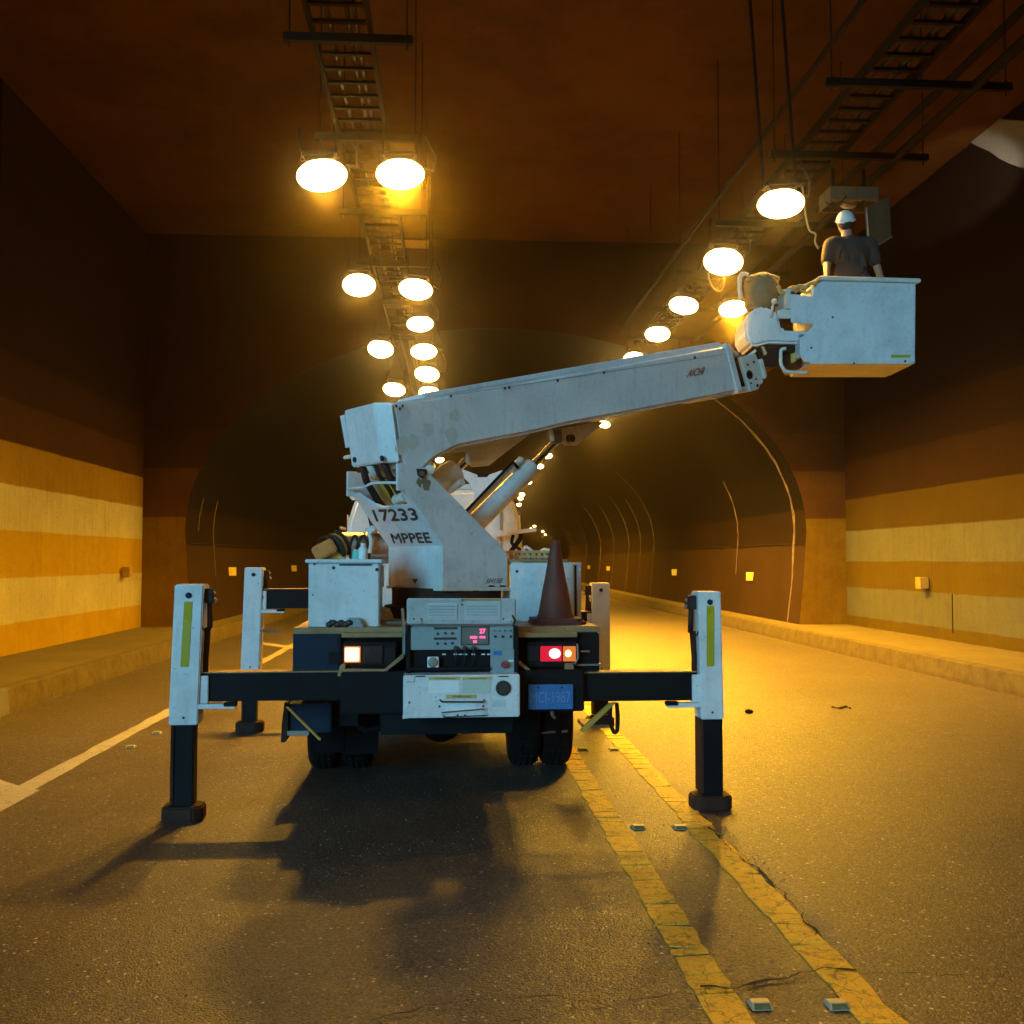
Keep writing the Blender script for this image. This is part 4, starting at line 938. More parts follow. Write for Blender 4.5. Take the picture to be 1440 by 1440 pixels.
# ---- turret / boom geometry
PH = math.radians(35); U = V((math.cos(PH), math.sin(PH), 0)); NN = V((math.sin(PH), -math.cos(PH), 0)); W = .86
A = atY(622, 826, 7.75)
def S(px, py, off=0.0): return on(px, py, A-NN*off, NN)
sideo = [(622, 826), (714, 826), (714, 779), (704, 766), (665, 727), (607, 668), (602, 661), (594, 656), (582, 652), (571, 657), (568, 672), (570, 690), (622, 767)]
cc = (A + S(714, 826))/2 - NN*W/2
trn = B(MB().prism([S(x, y) for x, y in sideo], -NN*.03), 'turret', M['white'], bevel=.006)
B(MB().prism([S(x, y)-NN*(W-.03) for x, y in sideo], -NN*.03), 'turret_cheek', M['white'], trn, bevel=.006)
B(MB().hexa([A-NN*.031, A-NN*(W-.031), A-NN*(W-.031)+U*.03, A-NN*.031+U*.03], [S(622, 767)-NN*.031, S(622, 767)-NN*(W-.031), S(622, 767)-NN*(W-.031)+U*.03, S(622, 767)-NN*.031+U*.03]), 'rear_panel', M['white'], trn, bevel=.003)
K = S(622, 767); T1 = S(568.5, 687); ev = T1-K; inn = ev.cross(NN).normalized(); inn = inn if inn.dot(U) > 0 else -inn
wi = W-.062
poly = [(0, 0), (1, 0), (1, 1.0), (.90, 1.0), (.86, .90), (.74, .78), (.62, .72), (.16, .72), (.08, .76), (.06, .84), (.06, 1.0), (0, 1.0)]
mb = MB()
# split the U plate into convex pieces
def ip(a, b): return K-NN*(.031+wi*a)+ev*b
mb.hexa([ip(0, 0), ip(1, 0), ip(1, .72), ip(0, .72)], [q+inn*.025 for q in (ip(0, 0), ip(1, 0), ip(1, .72), ip(0, .72))])
mb.prism([ip(x, y) for x, y in ((.62, .7205), (1, .7205), (1, 1.0), (.90, 1.0), (.86, .90), (.74, .78))], inn*.025)
mb.prism([ip(x, y) for x, y in ((0, .7205), (.16, .7205), (.08, .76), (.06, .84), (.06, 1.0), (0, 1.0))], inn*.025)
slp = B(mb, 'sloping_panel', M['white'], trn)
F1 = S(573, 650); F2 = S(571, 688)
for s, nm in ((0, 'flange'), (W-.03, 'flange')):
    a_ = S(571, 690)-NN*s; b__ = S(571, 652)-NN*s
    B(MB().hexa([a_-U*.07, a_-U*.07-NN*.03, a_-NN*.03+U*.02, a_+U*.02], [b__-U*.07, b__-U*.07-NN*.03, b__-NN*.03+U*.02, b__+U*.02]), 'flange', M['white2'], trn, bevel=.004)
q = [S(571, 679)-U*.06-NN*.03, S(571, 676)-U*.09-NN*W*.4, S(571, 680)-U*.09-NN*W*.6, S(571, 679)-U*.06-NN*(W-.03)]
B(MB().spl(q, .011, 8), 'guard_bar', M['white2'], trn, smooth=True)
# interior: yellow duct, hoses
def G(x, y, dp): return on(x, y, K+inn*dp, inn)
B(MB().prism([G(x, y, .42) for x, y in ((497, 640), (575, 640), (600, 740), (520, 740))], inn*.02), 'inner_wall', M['rust'], trn)
for pts_, r_ in (([(509, 652), (515, 676), (530, 702), (545, 722)], .03), ([(540, 652), (551, 676), (566, 700), (578, 716)], .027), ([(526, 650), (533, 668), (548, 690), (560, 715)], .018), ([(521, 652), (530, 672)], .04)):
    B(MB().tube([G(x, y, .12) for x, y in pts_], r_, 8), 'hydraulic_hose', M['hose'] if r_ < .04 else M['cream'], trn, smooth=True)
B(MB().prism([G(x, y, .22) for x, y in ((524, 678), (548, 678), (572, 708), (578, 722), (545, 720))], inn*.05), 'cable_duct', M['yellow'], trn, bevel=.006)
B(MB().tube([G(558, 703, .1), G(572, 698, .1)], .045, 14), 'inner_roller', M['cream'], trn, smooth='auto')
# pivot bosses
B(MB().prism([S(x, y) for x, y in ((585, 659), (599, 660), (600, 667), (592, 673), (587, 669))], NN*.012), 'lock_plate', M['ink'], trn, bevel=.003)
B(MB().lathe(S(592, 666, 0), [(.02, 0), (.02, .025)], NN, 8), 'pivot_bolt', M['steel'], trn)
for x, y, rx in ((590, 679, .035), (600, 682, .04), (596, 675, .03)):
    c = S(x, y)+NN*(.001+.0005*(x % 3)); B(MB().prism([c+(U*rx*math.cos(t_)*.8+ZU*rx*math.sin(t_))*(1+.7*noise.noise(V((math.cos(t_)+x, math.sin(t_)+y, 1)))) for t_ in [2*math.pi*i/22 for i in range(22)]], -NN*.0008), 'grease_stain', M['stain'], trn)
B(MB().lathe(S(591, 665, W), [(.06, 0), (.06, .1)], -NN, 14), 'pivot_boss', M['cream'], trn, smooth='auto')
# base
B(MB().bx(-.52, .52, .5, 2.0, DZ, DZ+.03), 'turret_floor', M['deck'], trn)
zc = A.z
B(MB().lathe(V((cc.x, cc.y, DZ)), [(.5, 0), (.5, .12), (.44, .13), (.44, zc-DZ-.012)], ZU, 32), 'slewing_ring', M['rust'], trn, smooth='auto')
pb = [A+NN*.01-U*.01, A-NN*(W+.01)-U*.01, S(714, 826)-NN*(W+.01)+U*.04, S(714, 826)+NN*.01+U*.04]
B(MB().prism([q-ZU*.002 for q in pb], -ZU*.025), 'turret_base_plate', M['cream'], trn, bevel=.003)
for x in (690, 706): B(MB().prism([S(x-3, 823), S(x+3, 823), S(x+3, 825), S(x-3, 825)], NN*.015), 'base_bolt', M['ink'], trn)
# texts on turret
def tx(s, p0_, p1_, p2_, plane, n_, mat, par, name='lettering', **k):
    a = on(*p0_, plane, n_); return text(name, s, a, on(*p1_, plane, n_)-a, on(*p2_, plane, n_)-a, mat, par, n_, .003, **k)
ni = -inn
tx('17233', (529.5, 732.5), (589, 731), (523.5, 717), K-NN*.03, ni, M['ink'], slp, fat=.045)
tx('MPPEE', (554, 763.5), (607.5, 762.5), (549, 750.5), K-NN*.03, ni, M['ink'], slp, fat=.045)
tx('SH15B', (682.5, 820.5), (705.5, 820), (684, 813.5), A, NN, M['ink'], trn, name='model_lettering', shear=.3)
a = A-NN*.0; q = [on(x, y, A, -U) for x, y in ((580, 814), (588, 814), (584, 821))]
B(MB().prism(q, -U*.004), 'triangle_mark', M['ink'], trn)
# boom
OB = .14; BW = .56
def Bs(px, py, off=0.0): return S(px, py, OB+off)
bpoly = [(551, 566), (640, 553), (1021, 484), (1040, 551), (960, 567), (800, 597), (745, 610), (645, 629), (612, 646), (596, 662), (585, 668), (572, 662), (562, 648)]
bo = B(MB().prism([Bs(x, y) for x, y in bpoly], -NN*BW), 'boom', M['white2'], bevel=.03, seg=3)
# cover strip on top with thin seam
def ribbon(pts, n_off, th, mat, name, par, bev=0): B(MB().prism([Bs(x, y, -.0)+NN*n_off for x, y in pts], -NN*th), name, mat, par, bevel=bev)
ribbon([(636, 556.2), (636, 555.4), (1030, 496.3), (1030, 497.1)], .0012, .004, M['steel'], 'boom_seam', bo)
for x, y in ((634, 557), (710, 546), (716, 545), (784, 535), (849, 524), (977, 503), (537+20, 571), (562, 575), (566, 571)): ribbon([(x-1.3, y-2), (x+1.3, y-2), (x+1.3, y+2), (x-1.3, y+2)], .004, .006, M['ink'], 'boom_clip', bo)
ribbon([(602, 551), (1018, 479), (1021, 483), (1021, 486), (602, 560)], -.05, BW-.1, M['white2'], 'boom_top_cover', bo, .01)
ribbon([(1019, 484), (1026, 483), (1043, 549), (1036, 553)], .012, BW+.024, M['white2'], 'boom_collar', bo, .006)
ribbon([(1006, 555), (1040, 550.5), (1036, 553.5), (1022, 558), (1010, 559)], -.06, BW-.12, M['cream'], 'wear_pad_holder', bo, .003)
B(MB().prism([Bs(x, y) for x, y in ((1021, 482), (1039, 497), (1040, 500), (1025, 489))], -NN*BW*.9), 'end_hood', M['cream'], bo, bevel=.004)
tx('AICHI', (965.5, 530.5), (989.5, 526), (967, 520.5), A-NN*(OB-.002), NN, M['redink'], bo, name='maker_lettering', shear=.3, fat=.04)
M['patch'] = painted('old_primer_patch', (.62, .61, .54), amt=.4)
for x, y, rx, ry in ((565, 627, .055, .075), (582, 622, .05, .06), (602, 605, .045, .05), (634, 613, .05, .07), (640, 583, .05, .05), (614, 632, .03, .03)):
    c = Bs(x, y)+NN*.0015; q = [c+(U*rx*math.cos(t_)+ZU*ry*math.sin(t_))*(1+.5*noise.noise(V((math.cos(t_)+x, math.sin(t_)+y, 1)))) for t_ in [2*math.pi*i/24 for i in range(24)]]
    B(MB().prism(q, -NN*.0012), 'primer_patch', M['patch'], bo)
# tail cover
E1t, E1b = Bs(551, 566), Bs(562, 650)
sec = [(0, 0), (-.11, -.10), (-.12, -(BW+.02)), (0, -(BW+.06))]
def tc(E): return [E+U*a+NN*b_+NN*.012 for a, b_ in sec]+[]
top4 = [p_ for p_ in tc(E1t)]; bot4 = tc(E1b)
tcv = B(MB().hexa(bot4, top4), 'boom_tail_cover', M['white2'], bo, bevel=.01)
fn = -U
def tailp(px, py): return on(px, py, top4[1], ((bot4[1]-top4[1]).cross(top4[2]-top4[1])).normalized())
tn = ((bot4[1]-top4[1]).cross(top4[2]-top4[1])).normalized(); tn = tn if tn.dot(-U) > 0 else -tn
for x, y in ((499.5, 646.5), (538, 644.5)): B(MB().lathe(tailp(x, y), [(.022, 0), (.022, .012), (.012, .016)], tn, 14), 'cover_bolt', M['blue'], tcv)
B(MB().tube([tailp(494, 642), tailp(485, 643.5)], .016, 8), 'side_pin', M['cream'], tcv)
B(MB().prism([tailp(x, y) for x, y in ((478, 585), (484, 583), (491, 628), (486, 630))], -tn*.08), 'side_ear', M['white2'], tcv)
# under-boom brackets
def ub(pts, off, th, mat, name, bev=.004, par=bo): return B(MB().prism([Bs(x, y, off) for x, y in pts], -NN*th), name, mat, par, bevel=bev)
ub([(628, 637), (640, 630), (745, 610), (738, 616), (700, 645), (688, 655), (664, 657), (660, 652), (657, 635)], .36, .02, M['cream'], 'under_bracket')
ub([(655, 632), (660, 632), (661, 654), (656, 650)], .15, .02, M['cream'], 'under_lug')
ub([(780, 604), (850, 592), (846, 597), (812, 626), (797, 626), (791, 622), (789, 604)], .36, .02, M['cream'], 'under_bracket')
ub([(773, 604), (778, 604), (780, 620), (776, 620)], .12, .03, M['cream'], 'under_lug')
ub([(776, 606), (790, 603), (791, 622), (782, 624)], .2, .1, M['steel'], 'rod_eye')
B(MB().lathe(Bs(800, 617, .33), [(.035, 0), (.035, .05)], NN, 14), 'pin', M['rust'], bo)
# lift cylinder
lo_ = .24
c0 = Bs(655, 748, lo_); c1 = Bs(748, 656, lo_); c2 = Bs(786, 616, lo_)
lc = B(MB().tube([c0, c0.lerp(c1, .97), c1], [.088, .088, .075], 24), 'lift_cylinder', M['white2'], trn, smooth='auto')
B(MB().tube([c1, c2], .034, 16), 'piston_rod', M['chrome'], lc, smooth='auto')
ds_ = (c1-c0).normalized(); upn = NN.cross(ds_).normalized(); upn = upn if upn.z > 0 else -upn
B(MB().tube([c0+upn*.12+NN*.02, c1+upn*.12+NN*.02-ds_*.06], .03, 10), 'transfer_pipe', M['cream'], lc, smooth='auto')
B(MB().tube([c0+upn*.15+NN*.08-ds_*.1, c1+upn*.17+NN*.06-ds_*.22, c1+upn*.17+NN*.06-ds_*.17, c1+upn*.10+NN*.06-ds_*.16], .013, 8), 'oil_line', M['soot'], lc, smooth=True)
k0 = Bs(596, 694, .3); k1 = Bs(640, 663, .3); k2 = Bs(657, 646, .3)
lv = B(MB().tube([k0, k1], .105, 20), 'levelling_cylinder', M['cream'], trn, smooth='auto')
B(MB().tube([k1, k2], .035, 12), 'piston_rod', M['chrome'], lv, smooth='auto')
B(MB().tube([S(604, 661, .1), S(606, 656, .3)], .04, 8).tube([S(650, 678, .2), S(640, 684, .3), S(632, 690, .4)], .03, 8), 'fitting', M['cream'], trn)
# boom head
B(MB().prism([Bs(x, y, .08) for x, y in ((1022, 496), (1044, 499), (1053, 547), (1036, 551))], -NN*(BW-.16)), 'inner_boom', M['soot'], bo)
B(MB().prism([Bs(x, y, .08) for x, y in ((1032, 502), (1043, 499), (1044, 502), (1032, 504))], -NN*(BW-.16)), 'inner_boom_edge', M['white2'], bo)
B(MB().prism([Bs(x, y, .05) for x, y in ((1030, 549), (1042, 544), (1053, 543), (1054, 551), (1040, 551))], -NN*(BW-.1)), 'inner_boom_foot', M['cream'], bo)
hdm = B(MB().prism([Bs(x, y, .04) for x, y in ((1041, 502), (1063, 497), (1067, 508), (1074, 538), (1069, 541), (1068, 547), (1055, 551))], -NN*(BW-.08)), 'boom_head', M['cream'], bo, bevel=.008)
for x, y, r in ((1054, 527, .045), (1060, 509, .013), (1065, 542, .016), (1051, 513, .01), (1056, 539, .01), (1063, 533, .01)): B(MB().lathe(Bs(x, y, .04), [(r, 0), (r*.9, .006)], NN, 12), 'head_bolt', M['soot'], hdm)
B(MB().prism([Bs(x, y, .02) for x, y in ((1069, 505), (1073, 504), (1079, 528), (1078, 532), (1075, 531))], -NN*.05), 'head_link', M['cream'], hdm, bevel=.006)
YB = 10.0
def bk(px, py, dy_=0.0): return atY(px, py, YB+dy_)
B(MB().prism([bk(x, y, .2) for x, y in ((1060, 488), (1124, 486), (1122, 494), (1100, 500), (1096, 512), (1086, 517), (1074, 514), (1064, 500))], V((0, .35, 0))), 'swivel_post', M['black'], hdm, bevel=.015)
B(MB().prism([bk(x, y, .18) for x, y in ((1070, 487), (1074, 487), (1079, 497), (1075, 500))], V((0, .05, 0))), 'swivel_link', M['steel'], hdm)
B(MB().prism([bk(x, y, .1) for x, y in ((1050, 500), (1062, 491), (1064, 494), (1054, 501))], V((0, .3, 0))), 'head_horn', M['cream'], hdm)
# bucket
FR = [(1158, 393), (1288, 397), (1287, 510), (1132, 509), (1125, 498), (1126, 474), (1138, 468), (1145, 457), (1143, 412), (1150, 400)]
Xl, Xr = bk(1126, 480).x, bk(1288, 450).x; zb, zt = bk(1200, 510).z, bk(1200, 394).z; BD = .74; XT = bk(1158, 393).x
bu = B(MB().prism([bk(x, y) for x, y in FR], V((0, .035, 0))), 'bucket', M['white'], bevel=.01)
B(MB().prism([bk(x, y)+V((0, BD-.035, 0)) for x, y in FR], V((0, .035, 0))), 'bucket_back', M['white'], bu, bevel=.01)
B(MB().box(Xr-.035, Xr-.002, YB+.036, YB+BD-.036, zb, zt), 'bucket_side', M['white'], bu)
xs_ = bk(1145, 457).x; zs_ = bk(1145, 465).z
B(MB().box(xs_, xs_+.03, YB+.036, YB+BD-.036, zs_, bk(1150, 402).z).box(Xl+.002, Xl+.03, YB+.036, YB+BD-.036, bk(0, 500).z, bk(0, 474).z).box(Xl+.01, xs_+.0, YB+.036, YB+BD-.036, zs_-.03, zs_), 'bucket_side', M['white'], bu)
B(MB().box(bk(1132, 0).x, Xr-.036, YB+.002, YB+BD-.002, zb-.012, zb+.02), 'bucket_floor', M['cream'], bu, bevel=.004)
rm = MB(); za = bk(0, 394).z
q = [V((XT-.03, YB-.015, za+.015)), V((Xr+.03, YB-.015, za-.01)), V((Xr+.03, YB+BD+.015, za-.01)), V((XT-.03, YB+BD+.015, za+.015))]
rm.tube(q, .024, 8, closed=True); B(rm, 'bucket_rim', M['cream'], bu, smooth='auto')
B(MB().prism([bk(x, y)+V((0, -.002, 0)) for x, y in ((1253, 499), (1280, 499), (1280, 503), (1253, 503))], V((0, .004, 0))), 'yellow_sticker', M['strip'], bu)
for x, y in ((1141, 489), (1201, 511), (1171, 446), (1273, 508)): B(MB().lathe(bk(x, y), [(.012, 0), (.008, .008)], V((0, -1, 0)), 8), 'bolt', M['ink'], bu)
# arm shelf and swivel housing
B(MB().hexa([bk(1112, 454, 0), bk(1147, 456, 0), bk(1147, 456, .6), bk(1112, 454, .6)], [bk(1112, 413, 0), bk(1147, 418, 0), bk(1147, 418, .6), bk(1112, 413, .6)]), 'control_console', M['white'], bu, bevel=.008)
sw = B(MB().prism([bk(x, y, .12) for x, y in ((1059, 434), (1075, 430), (1095, 440), (1098, 458), (1100, 464), (1128, 465), (1128, 483), (1080, 482), (1062, 487), (1055, 485), (1048, 472), (1048, 452))], V((0, .5, 0))), 'swivel_housing', M['white2'], bu, bevel=.04, seg=4, smooth='auto')
B(MB().prism([bk(x, y, .2) for x, y in ((1058, 487), (1078, 483), (1124, 484), (1124, 487), (1060, 490))], V((0, .4, 0))), 'swivel_gasket', M['rust'], bu)
B(MB().hexa([bk(1093, 448, .05), bk(1112, 448, .05), bk(1112, 448, .3), bk(1093, 448, .3)], [bk(1093, 436, .05), bk(1112, 434, .05), bk(1112, 434, .3), bk(1093, 436, .3)]), 'console_bracket', M['cream'], bu, bevel=.006)
B(MB().prism([bk(x, y, .02) for x, y in ((1105, 406), (1112, 404), (1113, 434), (1104, 434))], V((0, .4, 0))), 'console_bracket', M['cream'], bu, bevel=.006)
# winch / cover drum
dm = MB(); c = bk(1070, 408, .35)
prf = [(.10, -.21), (.16, -.17), (.175, -.05), (.17, .06), (.15, .12), (.10, .155), (.03, .17)]
dm.lathe(c, prf, ZU, 20)
for i in range(len(dm.v)): dm.v[i] = dm.v[i]+V((noise.noise(dm.v[i]*9), noise.noise(dm.v[i]*9+V((4, 0, 0))), noise.noise(dm.v[i]*8+V((0, 7, 0)))))*.03
B(dm, 'motor_cover', M['tan'], bu, smooth=True)
B(MB().lathe(bk(1070, 432, .35), [(.13, -.03), (.13, .05)], ZU, 20), 'motor_flange', M['tan'], bu, smooth='auto')
B(MB().spl([bk(x, y, .25) for x, y in ((1042, 420), (1040, 405), (1041, 389), (1046, 385), (1052, 387))], .022, 8), 'guard_tube', M['cream'], bu, smooth=True)
rp = MB()
for k in range(4):
    rp.tube([bk(1050+(i*4.2), 392-6*math.sin(math.pi*min(i, 12)/12)+random.uniform(-2, 2)+k*1.2, .2+k*.06) for i in range(12)], .013, 6)
rp.spl([bk(x, y, .05) for x, y in ((1095, 403), (1099, 412), (1106, 410), (1110, 406), (1117, 408), (1124, 402), (1132, 405), (1138, 399), (1146, 398), (1153, 390))], .02, 6)
rp.spl([bk(x, y, .1) for x, y in ((1093, 402), (1097, 407), (1104, 409), (1112, 404), (1120, 404), (1128, 410), (1137, 411), (1145, 403), (1150, 396))], .014, 6)
rp.spl([bk(x, y, .15) for x, y in ((1118, 411), (1128, 403), (1138, 400), (1148, 394), (1158, 389))], .018, 6)
B(rp, 'rope', M['rope'], bu, smooth=True)
B(MB().tube([bk(x, y, .1) for x, y in ((1084, 446), (1087, 430), (1089, 424), (1094, 426))], .012, 8).ell(bk(1089, 424, .05), .03, .03, .03), 'joystick', M['cream'], bu, smooth=True)
B(MB().spl([bk(x, y, .12) for x, y in ((1105, 490), (1099, 492), (1098, 500), (1098.5, 512), (1103, 520), (1110, 523), (1136, 524))], .018, 8), 'step_loop', M['cream'], bu, smooth=True)
B(MB().prism([bk(x, y, .25) for x, y in ((1101, 487), (1126, 487), (1128, 516), (1104, 516))], V((0, .2, 0))), 'mount_plate', M['rust'], bu, bevel=.004)
B(MB().prism([bk(x, y, .23) for x, y in ((1112, 494), (1119, 493), (1120, 508), (1113, 511))], V((0, .03, 0))), 'yellow_tag', M['yellow'], bu, bevel=.004)

# ================================================================== LOOSE THINGS ON THE TRUCK
DT_ = DZ+.001
def deck_base(px, ly): q = TP(px, 880, ly); return L(q.x, ly, DT_)
# traffic cone
bp = deck_base(781, .45); cn = thing('traffic_cone', 'tall faded red traffic cone standing on the truck deck', 'traffic cone', bp)
sz = (TP(817, 880, .45).x-TP(745, 880, .45).x)/2; top_z = TP(781, 760, .45).z
def sq(c, h, z0, z1, bev=.05, rot=.1):
    pts = [(-h, -h+bev), (-h+bev, -h), (h-bev, -h), (h, -h+bev), (h, h-bev), (h-bev, h), (-h+bev, h), (-h, h-bev)]
    return [c+TR*(x*math.cos(rot)-y*math.sin(rot))+TF*(x*math.sin(rot)+y*math.cos(rot))+ZU*z0 for x, y in pts], ZU*(z1-z0)
MB().prism(*sq(bp+TR*.01, sz, 0.0, .022)).build('base', M['conew'], cn, bevel=.006)
MB().prism(*sq(bp, sz*.97, .023, .045, .05, .0)).build('second_base', M['conew'], cn, bevel=.006)
H = top_z-bp.z
MB().lathe(bp, [(.142, .045), (.138, .06), (.13, .075), (.090, .3), (.087, .305), (.030, H-.005), (.028, H), (.018, H), (.016, H-.05)], ZU, 32).build('body', M['conew'], cn, smooth='auto')
# wire crate on cabinet
bp = TPw(745, 788, 1.1); cr_ = thing('wire_crate', 'yellow-lit slatted crate lying on top of the right cabinet', 'crate', bp)
zt0 = TP(745, 786.5, .76).z
def crate_box(x0, x1, y0, y1, z0, z1, name='slat'): MB().bx(x0, x1, y0, y1, z0, z1).build(name, M['rope'], cr_, bevel=.003)
xa_, xb_ = TP(717, 780, 1.0).x, TP(783, 780, 1.0).x
zz = TP(740, 774, 1.0).z
for i in range(9): x = xa_+(xb_-xa_)*i/8; crate_box(x-.012, x+.012, 1.0, 1.02, zt0, zz)
for i in range(9): x = xa_+(xb_-xa_)*i/8; crate_box(x-.012, x+.012, 1.35, 1.37, zt0, zz)
MB().bx(xa_-.01, xb_+.01, .985, 1.0, zz-.02, zz).bx(xa_-.01, xb_+.01, .985, 1.0, zt0+.01, zt0+.03).bx(xa_-.01, xb_+.01, 1.37, 1.385, zz-.02, zz).build('rail', M['rope'], cr_)
MB().spl([TPw(x, y, 1.1) for x, y in ((735, 786), (738, 770), (745, 772), (752, 780))], .014, 6).tube([TPw(x, y, 1.1) for x, y in ((756, 778), (765, 772), (775, 774), (782, 782))], .012, 6).build('bent_wire', M['cream'], cr_, smooth=True)
# winch tool on left box
zl = TP(480, 786.5, .19).z+.001
bp = L(TP(465, 786, .4).x, .4, zl); tool = thing('strap_winch', 'orange and yellow reel tool lying on the left white box', 'tool', bp)
R1 = Matrix.Rotation(TA, 3, 'Z') @ Matrix.Rotation(math.radians(-28), 3, 'Y')
q0 = TPw(457, 773, .35); mbx = MB()
c8 = [q0+R1 @ V((x*.085, y*.07, z*.055)) for z in (-1, 1) for x, y in ((-1, -1), (1, -1), (1, 1), (-1, 1))]
mbx.hexa(c8[:4], c8[4:]); 
mbx.build('casing', M['orange'], tool, bevel=.012)
MB().prism([TPw(x, y, .35) for x, y in ((461, 786), (455, 784), (468, 766), (474, 768), (482, 772), (486, 786))], TF*.1).build('stand', M['yellow'], tool, bevel=.006)
ax_ = (R1 @ V((1, .55, .1))).normalized()
MB().lathe(TPw(473, 768, .38)-ax_*.02, [(.095, 0), (.105, .012), (.105, .024), (.085, .028)], ax_, 24).build('reel', M['hose'], tool, smooth='auto')
MB().lathe(TPw(473, 768, .38)+ax_*.012, [(.085, 0), (.09, .02), (.08, .03)], ax_, 24).build('yellow_band', M['yellow2'], tool, smooth='auto')
MB().lathe(TPw(473, 768, .38)+ax_*.045, [(.1, 0), (.105, .012), (.09, .022)], ax_, 24).build('outer_rim', M['hose'], tool, smooth='auto')
MB().tube([TPw(x, y, .4) for x, y in ((445, 768), (449, 758), (457, 754), (463, 756))], .006, 6).ell(TPw(447, 767, .38), .014, .014, .018, seg=8, rings=6).build('wire_handle', M['hose'], tool, smooth=True)
bp = L(TP(501, 786, .4).x, .4, zl); MB().lathe(bp, [(.028, 0), (.034, .01), (.036, .07), (.03, .072), (.028, .01)], ZU, 18).build('cup', M['teal'], base=bp, smooth='auto', label='small teal cup standing on the left white box', category='cup')
bp = L(TP(510.5, 786, .38).x, .38, zl); bt = thing('bottle', 'white plastic bottle beside the teal cup on the white box', 'bottle', bp)
MB().lathe(bp, [(.03, 0), (.034, .01), (.034, .075), (.02, .095), (.016, .1)], ZU, 18).build('body', M['label'], bt, smooth='auto')
MB().lathe(bp, [(.018, .1), (.018, .118), (.012, .12)], ZU, 14).build('cap', M['label'], bt, smooth='auto')
# rope coil on deck
bp = L(TP(552, 870, .9).x, .9, DT_); rc_ = MB()
for k in range(7): rc_.tube([bp+V((math.cos(a)*(.2-.012*k)*(1+.1*math.sin(3*a+k)), math.sin(a)*(.17-.01*k), .015+.014*k+.006*math.sin(5*a+k))) for a in [2*math.pi*i/22 for i in range(22)]], .012, 6, closed=True)
rc_.build('rope_coil', M['rope'], base=bp, smooth=True, label='coiled straw coloured rope on the deck behind the control station', category='rope')
# dark bundle in front of box
bp = L(TP(473, 880, .14).x, .15, DT_); bd = MB(); 
for k in range(6): bd.ell(bp+TR*(-.05+.028*k)+ZU*(.02+.012*(k % 2)), .028, .022, .022, seg=8, rings=6)
bd.tube([bp+TR*-.07+ZU*.02, bp+TR*-.04+ZU*.05, bp+TR*.0+ZU*.03, bp+TR*.06+ZU*.04], .008, 6)
bd.build('chain_bundle', M['ink'], base=bp, smooth=True, label='small black tangled bundle on the deck before the white box', category='bundle')

# ================================================================== WORKER
YW = YB+.36
def wk(px, py, dy_=0.0): return atY(px, py, YW+dy_)
fz = zb+.022
wp = V((wk(1196, 400).x, YW, fz)); wkr = thing('person', 'person in a dark T-shirt and white helmet standing in the raised bucket', 'person', wp)
def cap_(mb, a, b, ra, rb, seg=12): 
    a, b = V(a), V(b); mb.tube([a, a.lerp(b, .5), b], [ra, (ra+rb)/2, rb], seg); mb.ell(a, ra, ra, ra, seg=10, rings=8); mb.ell(b, rb, rb, rb, seg=10, rings=8)
hipc = V((wk(1197, 0).x, YW+.02, fz+.88)); 
sh_l = wk(1168, 345); sh_r = wk(1224, 345); nk = wk(1192, 333); hd_ = wk(1189, 313)
el_l = wk(1163, 368, .0); ha_l = wk(1163, 391, -.18); el_r = wk(1231, 368, .02); ha_r = wk(1243, 392, .05)
zr = za
ha_l.z = zr+.045; ha_r.z = zr+.03
ch = wk(1196, 355); ab = wk(1197, 385)
body = MB()
cap_(body, nk+V((0, 0, -.05)), hd_+V((0, .0, -.03)), .058, .052)
body.ell(hd_, .077, .092, .112, Matrix.Rotation(math.radians(24), 3, 'X'))
body.ell(hd_+V((-.01, .088, .035)), .017, .02, .026)       # nose
body.ell(hd_+V((0, .075, -.03)), .045, .045, .045)       # jaw
for s in (-1, 1): body.ell(hd_+V((s*.077, .005, -.008)), .012, .02, .03)
body.ell(ch, .17, .10, .17); body.ell(ab, .145, .095, .18); body.ell(hipc, .155, .11, .13)
cap_(body, sh_l+V((.03, 0, 0)), sh_r-V((.03, 0, 0)), .07, .07)
for (s_, e_, h_) in ((sh_l, el_l, ha_l), (sh_r, el_r, ha_r)):
    cap_(body, s_, e_, .056, .042); cap_(body, e_, h_, .042, .028)
for s in (-1, 1):
    hp = hipc+V((s*.085, 0, -.03)); kn_ = V((hipc.x+s*.1, YW+.03, fz+.48)); an = V((hipc.x+s*.11, YW, fz+.09))
    cap_(body, hp, kn_, .085, .058); cap_(body, kn_, an, .058, .04); body.ell(an+V((0, .06, -.045)), .045, .12, .04)
for h_, s in ((ha_l, -1), (ha_r, 1)):
    body.ell(h_+V((0, -.0, 0)), .042, .05, .022)
    for k in range(4):
        x = -.032+.021*k; l1 = (.03, .036, .034, .026)[k]
        f0_ = h_+V((x, -.035 if s < 0 else .035, 0)); dirn = -1 if s < 0 else 1
        f1_ = f0_+V((0, dirn*l1, -.006)); f2_ = f1_+V((0, dirn*.018, -.026))
        body.tube([f0_, f1_, f2_], [.010, .009, .008], 8); body.ell(f2_, .008, .008, .008, seg=8, rings=6)
    t0 = h_+V((.035 if s < 0 else -.035, 0, 0)); t1 = t0+V((.025 if s < 0 else -.025, .02, -.01)); body.tube([t0, t1, t1+V((0, .015, -.02))], [.012, .011, .009], 8); body.ell(t1+V((0, .015, -.02)), .009, .009, .009, seg=8, rings=6)
def remesh(o, vox, sm=4):
    r = o.modifiers.new('remesh', 'REMESH'); r.mode = 'VOXEL'; r.voxel_size = vox; r.use_smooth_shade = True
    s = o.modifiers.new('smooth', 'SMOOTH'); s.iterations = sm; s.factor = .5
bo_ = body.build('body', M['skin'], wkr, smooth=True); remesh(bo_, .0065, 5)
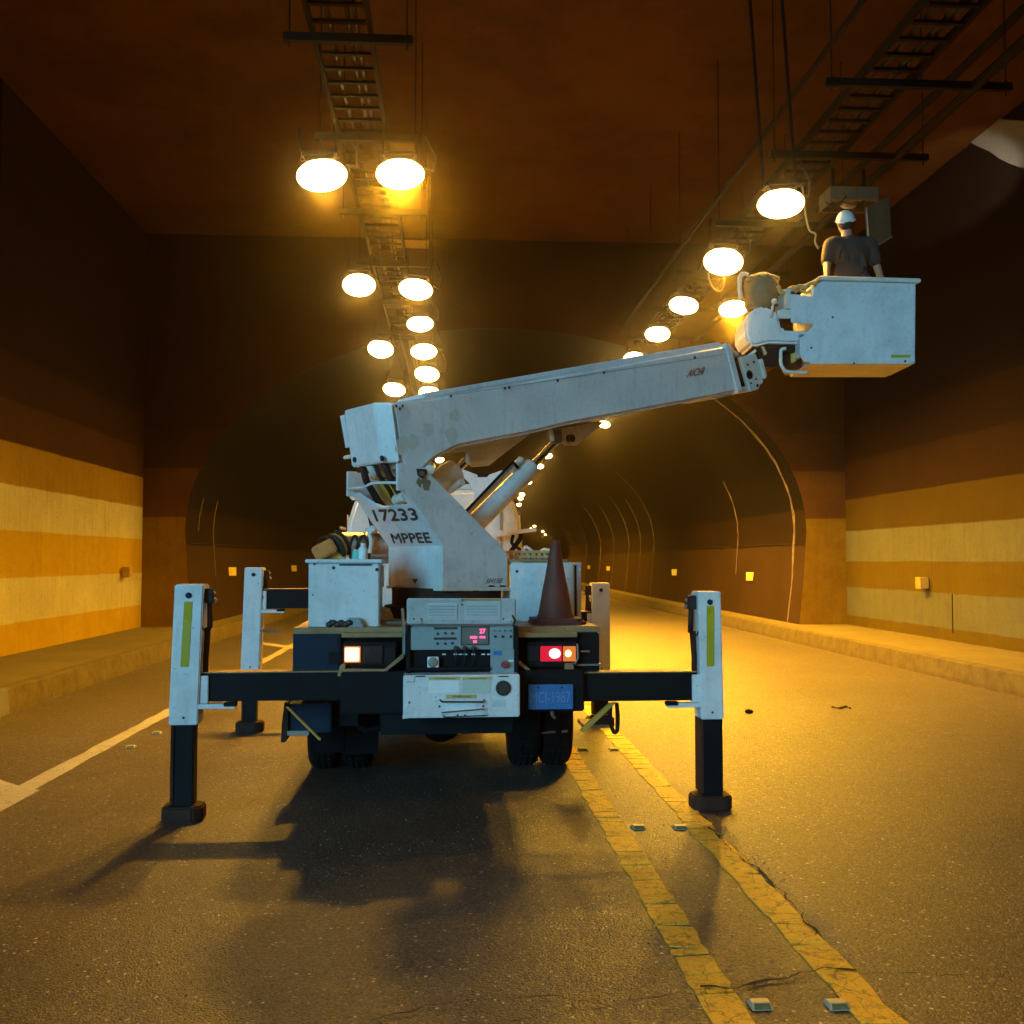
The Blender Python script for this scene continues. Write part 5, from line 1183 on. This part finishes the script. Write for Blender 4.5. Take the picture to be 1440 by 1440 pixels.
sh = MB(); sh.ell(ch, .195, .125, .185); sh.ell(ab, .172, .12, .2); cap_(sh, sh_l+V((.03, 0, .005)), sh_r+V((-.03, 0, .005)), .088, .088); sh.ell(nk+V((0, 0, -.065)), .10, .09, .06)
cap_(sh, sh_l, sh_l.lerp(el_l, .92), .078, .066); cap_(sh, sh_r, sh_r.lerp(el_r, .92), .078, .066)
for k in range(9):   # folds
    a = random.uniform(-.12, .12); z = random.uniform(-.15, .12); cap_(sh, ch+V((a, -.10, z)), ch+V((a+random.uniform(-.05, .05), -.115, z-.14)), .018, .014, 6)
so_ = sh.build('shirt', M['shirt'], wkr, smooth=True); remesh(so_, .010, 4)
tr = MB(); tr.ell(hipc, .172, .125, .14); cap_(tr, hipc+V((0, 0, .03)), hipc+V((0, 0, .1)), .13, .13)
for s in (-1, 1):
    hp = hipc+V((s*.085, 0, -.03)); kn_ = V((hipc.x+s*.1, YW+.03, fz+.48)); an = V((hipc.x+s*.11, YW, fz+.11)); cap_(tr, hp, kn_, .098, .075); cap_(tr, kn_, an, .075, .062)
to_ = tr.build('trousers', M['trouser'], wkr, smooth=True); remesh(to_, .013, 3)
RX = Matrix.Rotation(math.radians(30), 3, 'X') @ Matrix.Rotation(math.radians(-10), 3, 'Y')
cp = MB(); vs = []; S_ = 20
for i in range(9):
    a = math.pi/2*i/8
    vs += [hd_+V((0, 0, .0))+RX @ V((.092*math.cos(a)*math.cos(2*math.pi*k/S_), .105*math.cos(a)*math.sin(2*math.pi*k/S_), .02+.105*math.sin(a))) for k in range(S_)]
cp.add(vs, [(i*S_+k, i*S_+(k+1) % S_, (i+1)*S_+(k+1) % S_, (i+1)*S_+k) for i in range(8) for k in range(S_)])
cp.prism([hd_+RX @ V((x, y, .022)) for x, y in ((-.06, .09), (-.045, .15), (0, .165), (.045, .15), (.06, .09))], RX @ V((0, 0, .01)))
cp.lathe(hd_+RX @ V((0, 0, .018)), [(.088, 0), (.104, .0), (.104, .008), (.088, .010)], RX @ V((0, 0, 1)), 24)
cp.build('helmet', M['helmet'], wkr, smooth='auto')
hr = MB(); hr.ell(hd_+V((0, -.022, -.012)), .08, .085, .085, RX); hr.build('hair', M['hair'], wkr, smooth=True)

# ------------------------------------------------------------------ haze
if HAZE > 0:
    m = bpy.data.materials.new('tunnel_haze'); m.use_nodes = True; t = m.node_tree; t.nodes.clear()
    o_ = t.nodes.new('ShaderNodeOutputMaterial'); pv = t.nodes.new('ShaderNodeVolumePrincipled')
    pv.inputs['Color'].default_value = (.95, .74, .38, 1); pv.inputs['Density'].default_value = HAZE; pv.inputs['Anisotropy'].default_value = .975
    t.links.new(pv.outputs[0], o_.inputs['Volume'])
    MB().box(-320, 320, -610, 330, -1.1, 10.8).build('haze', m, kind='stuff', label='thin warm haze filling the tunnel')
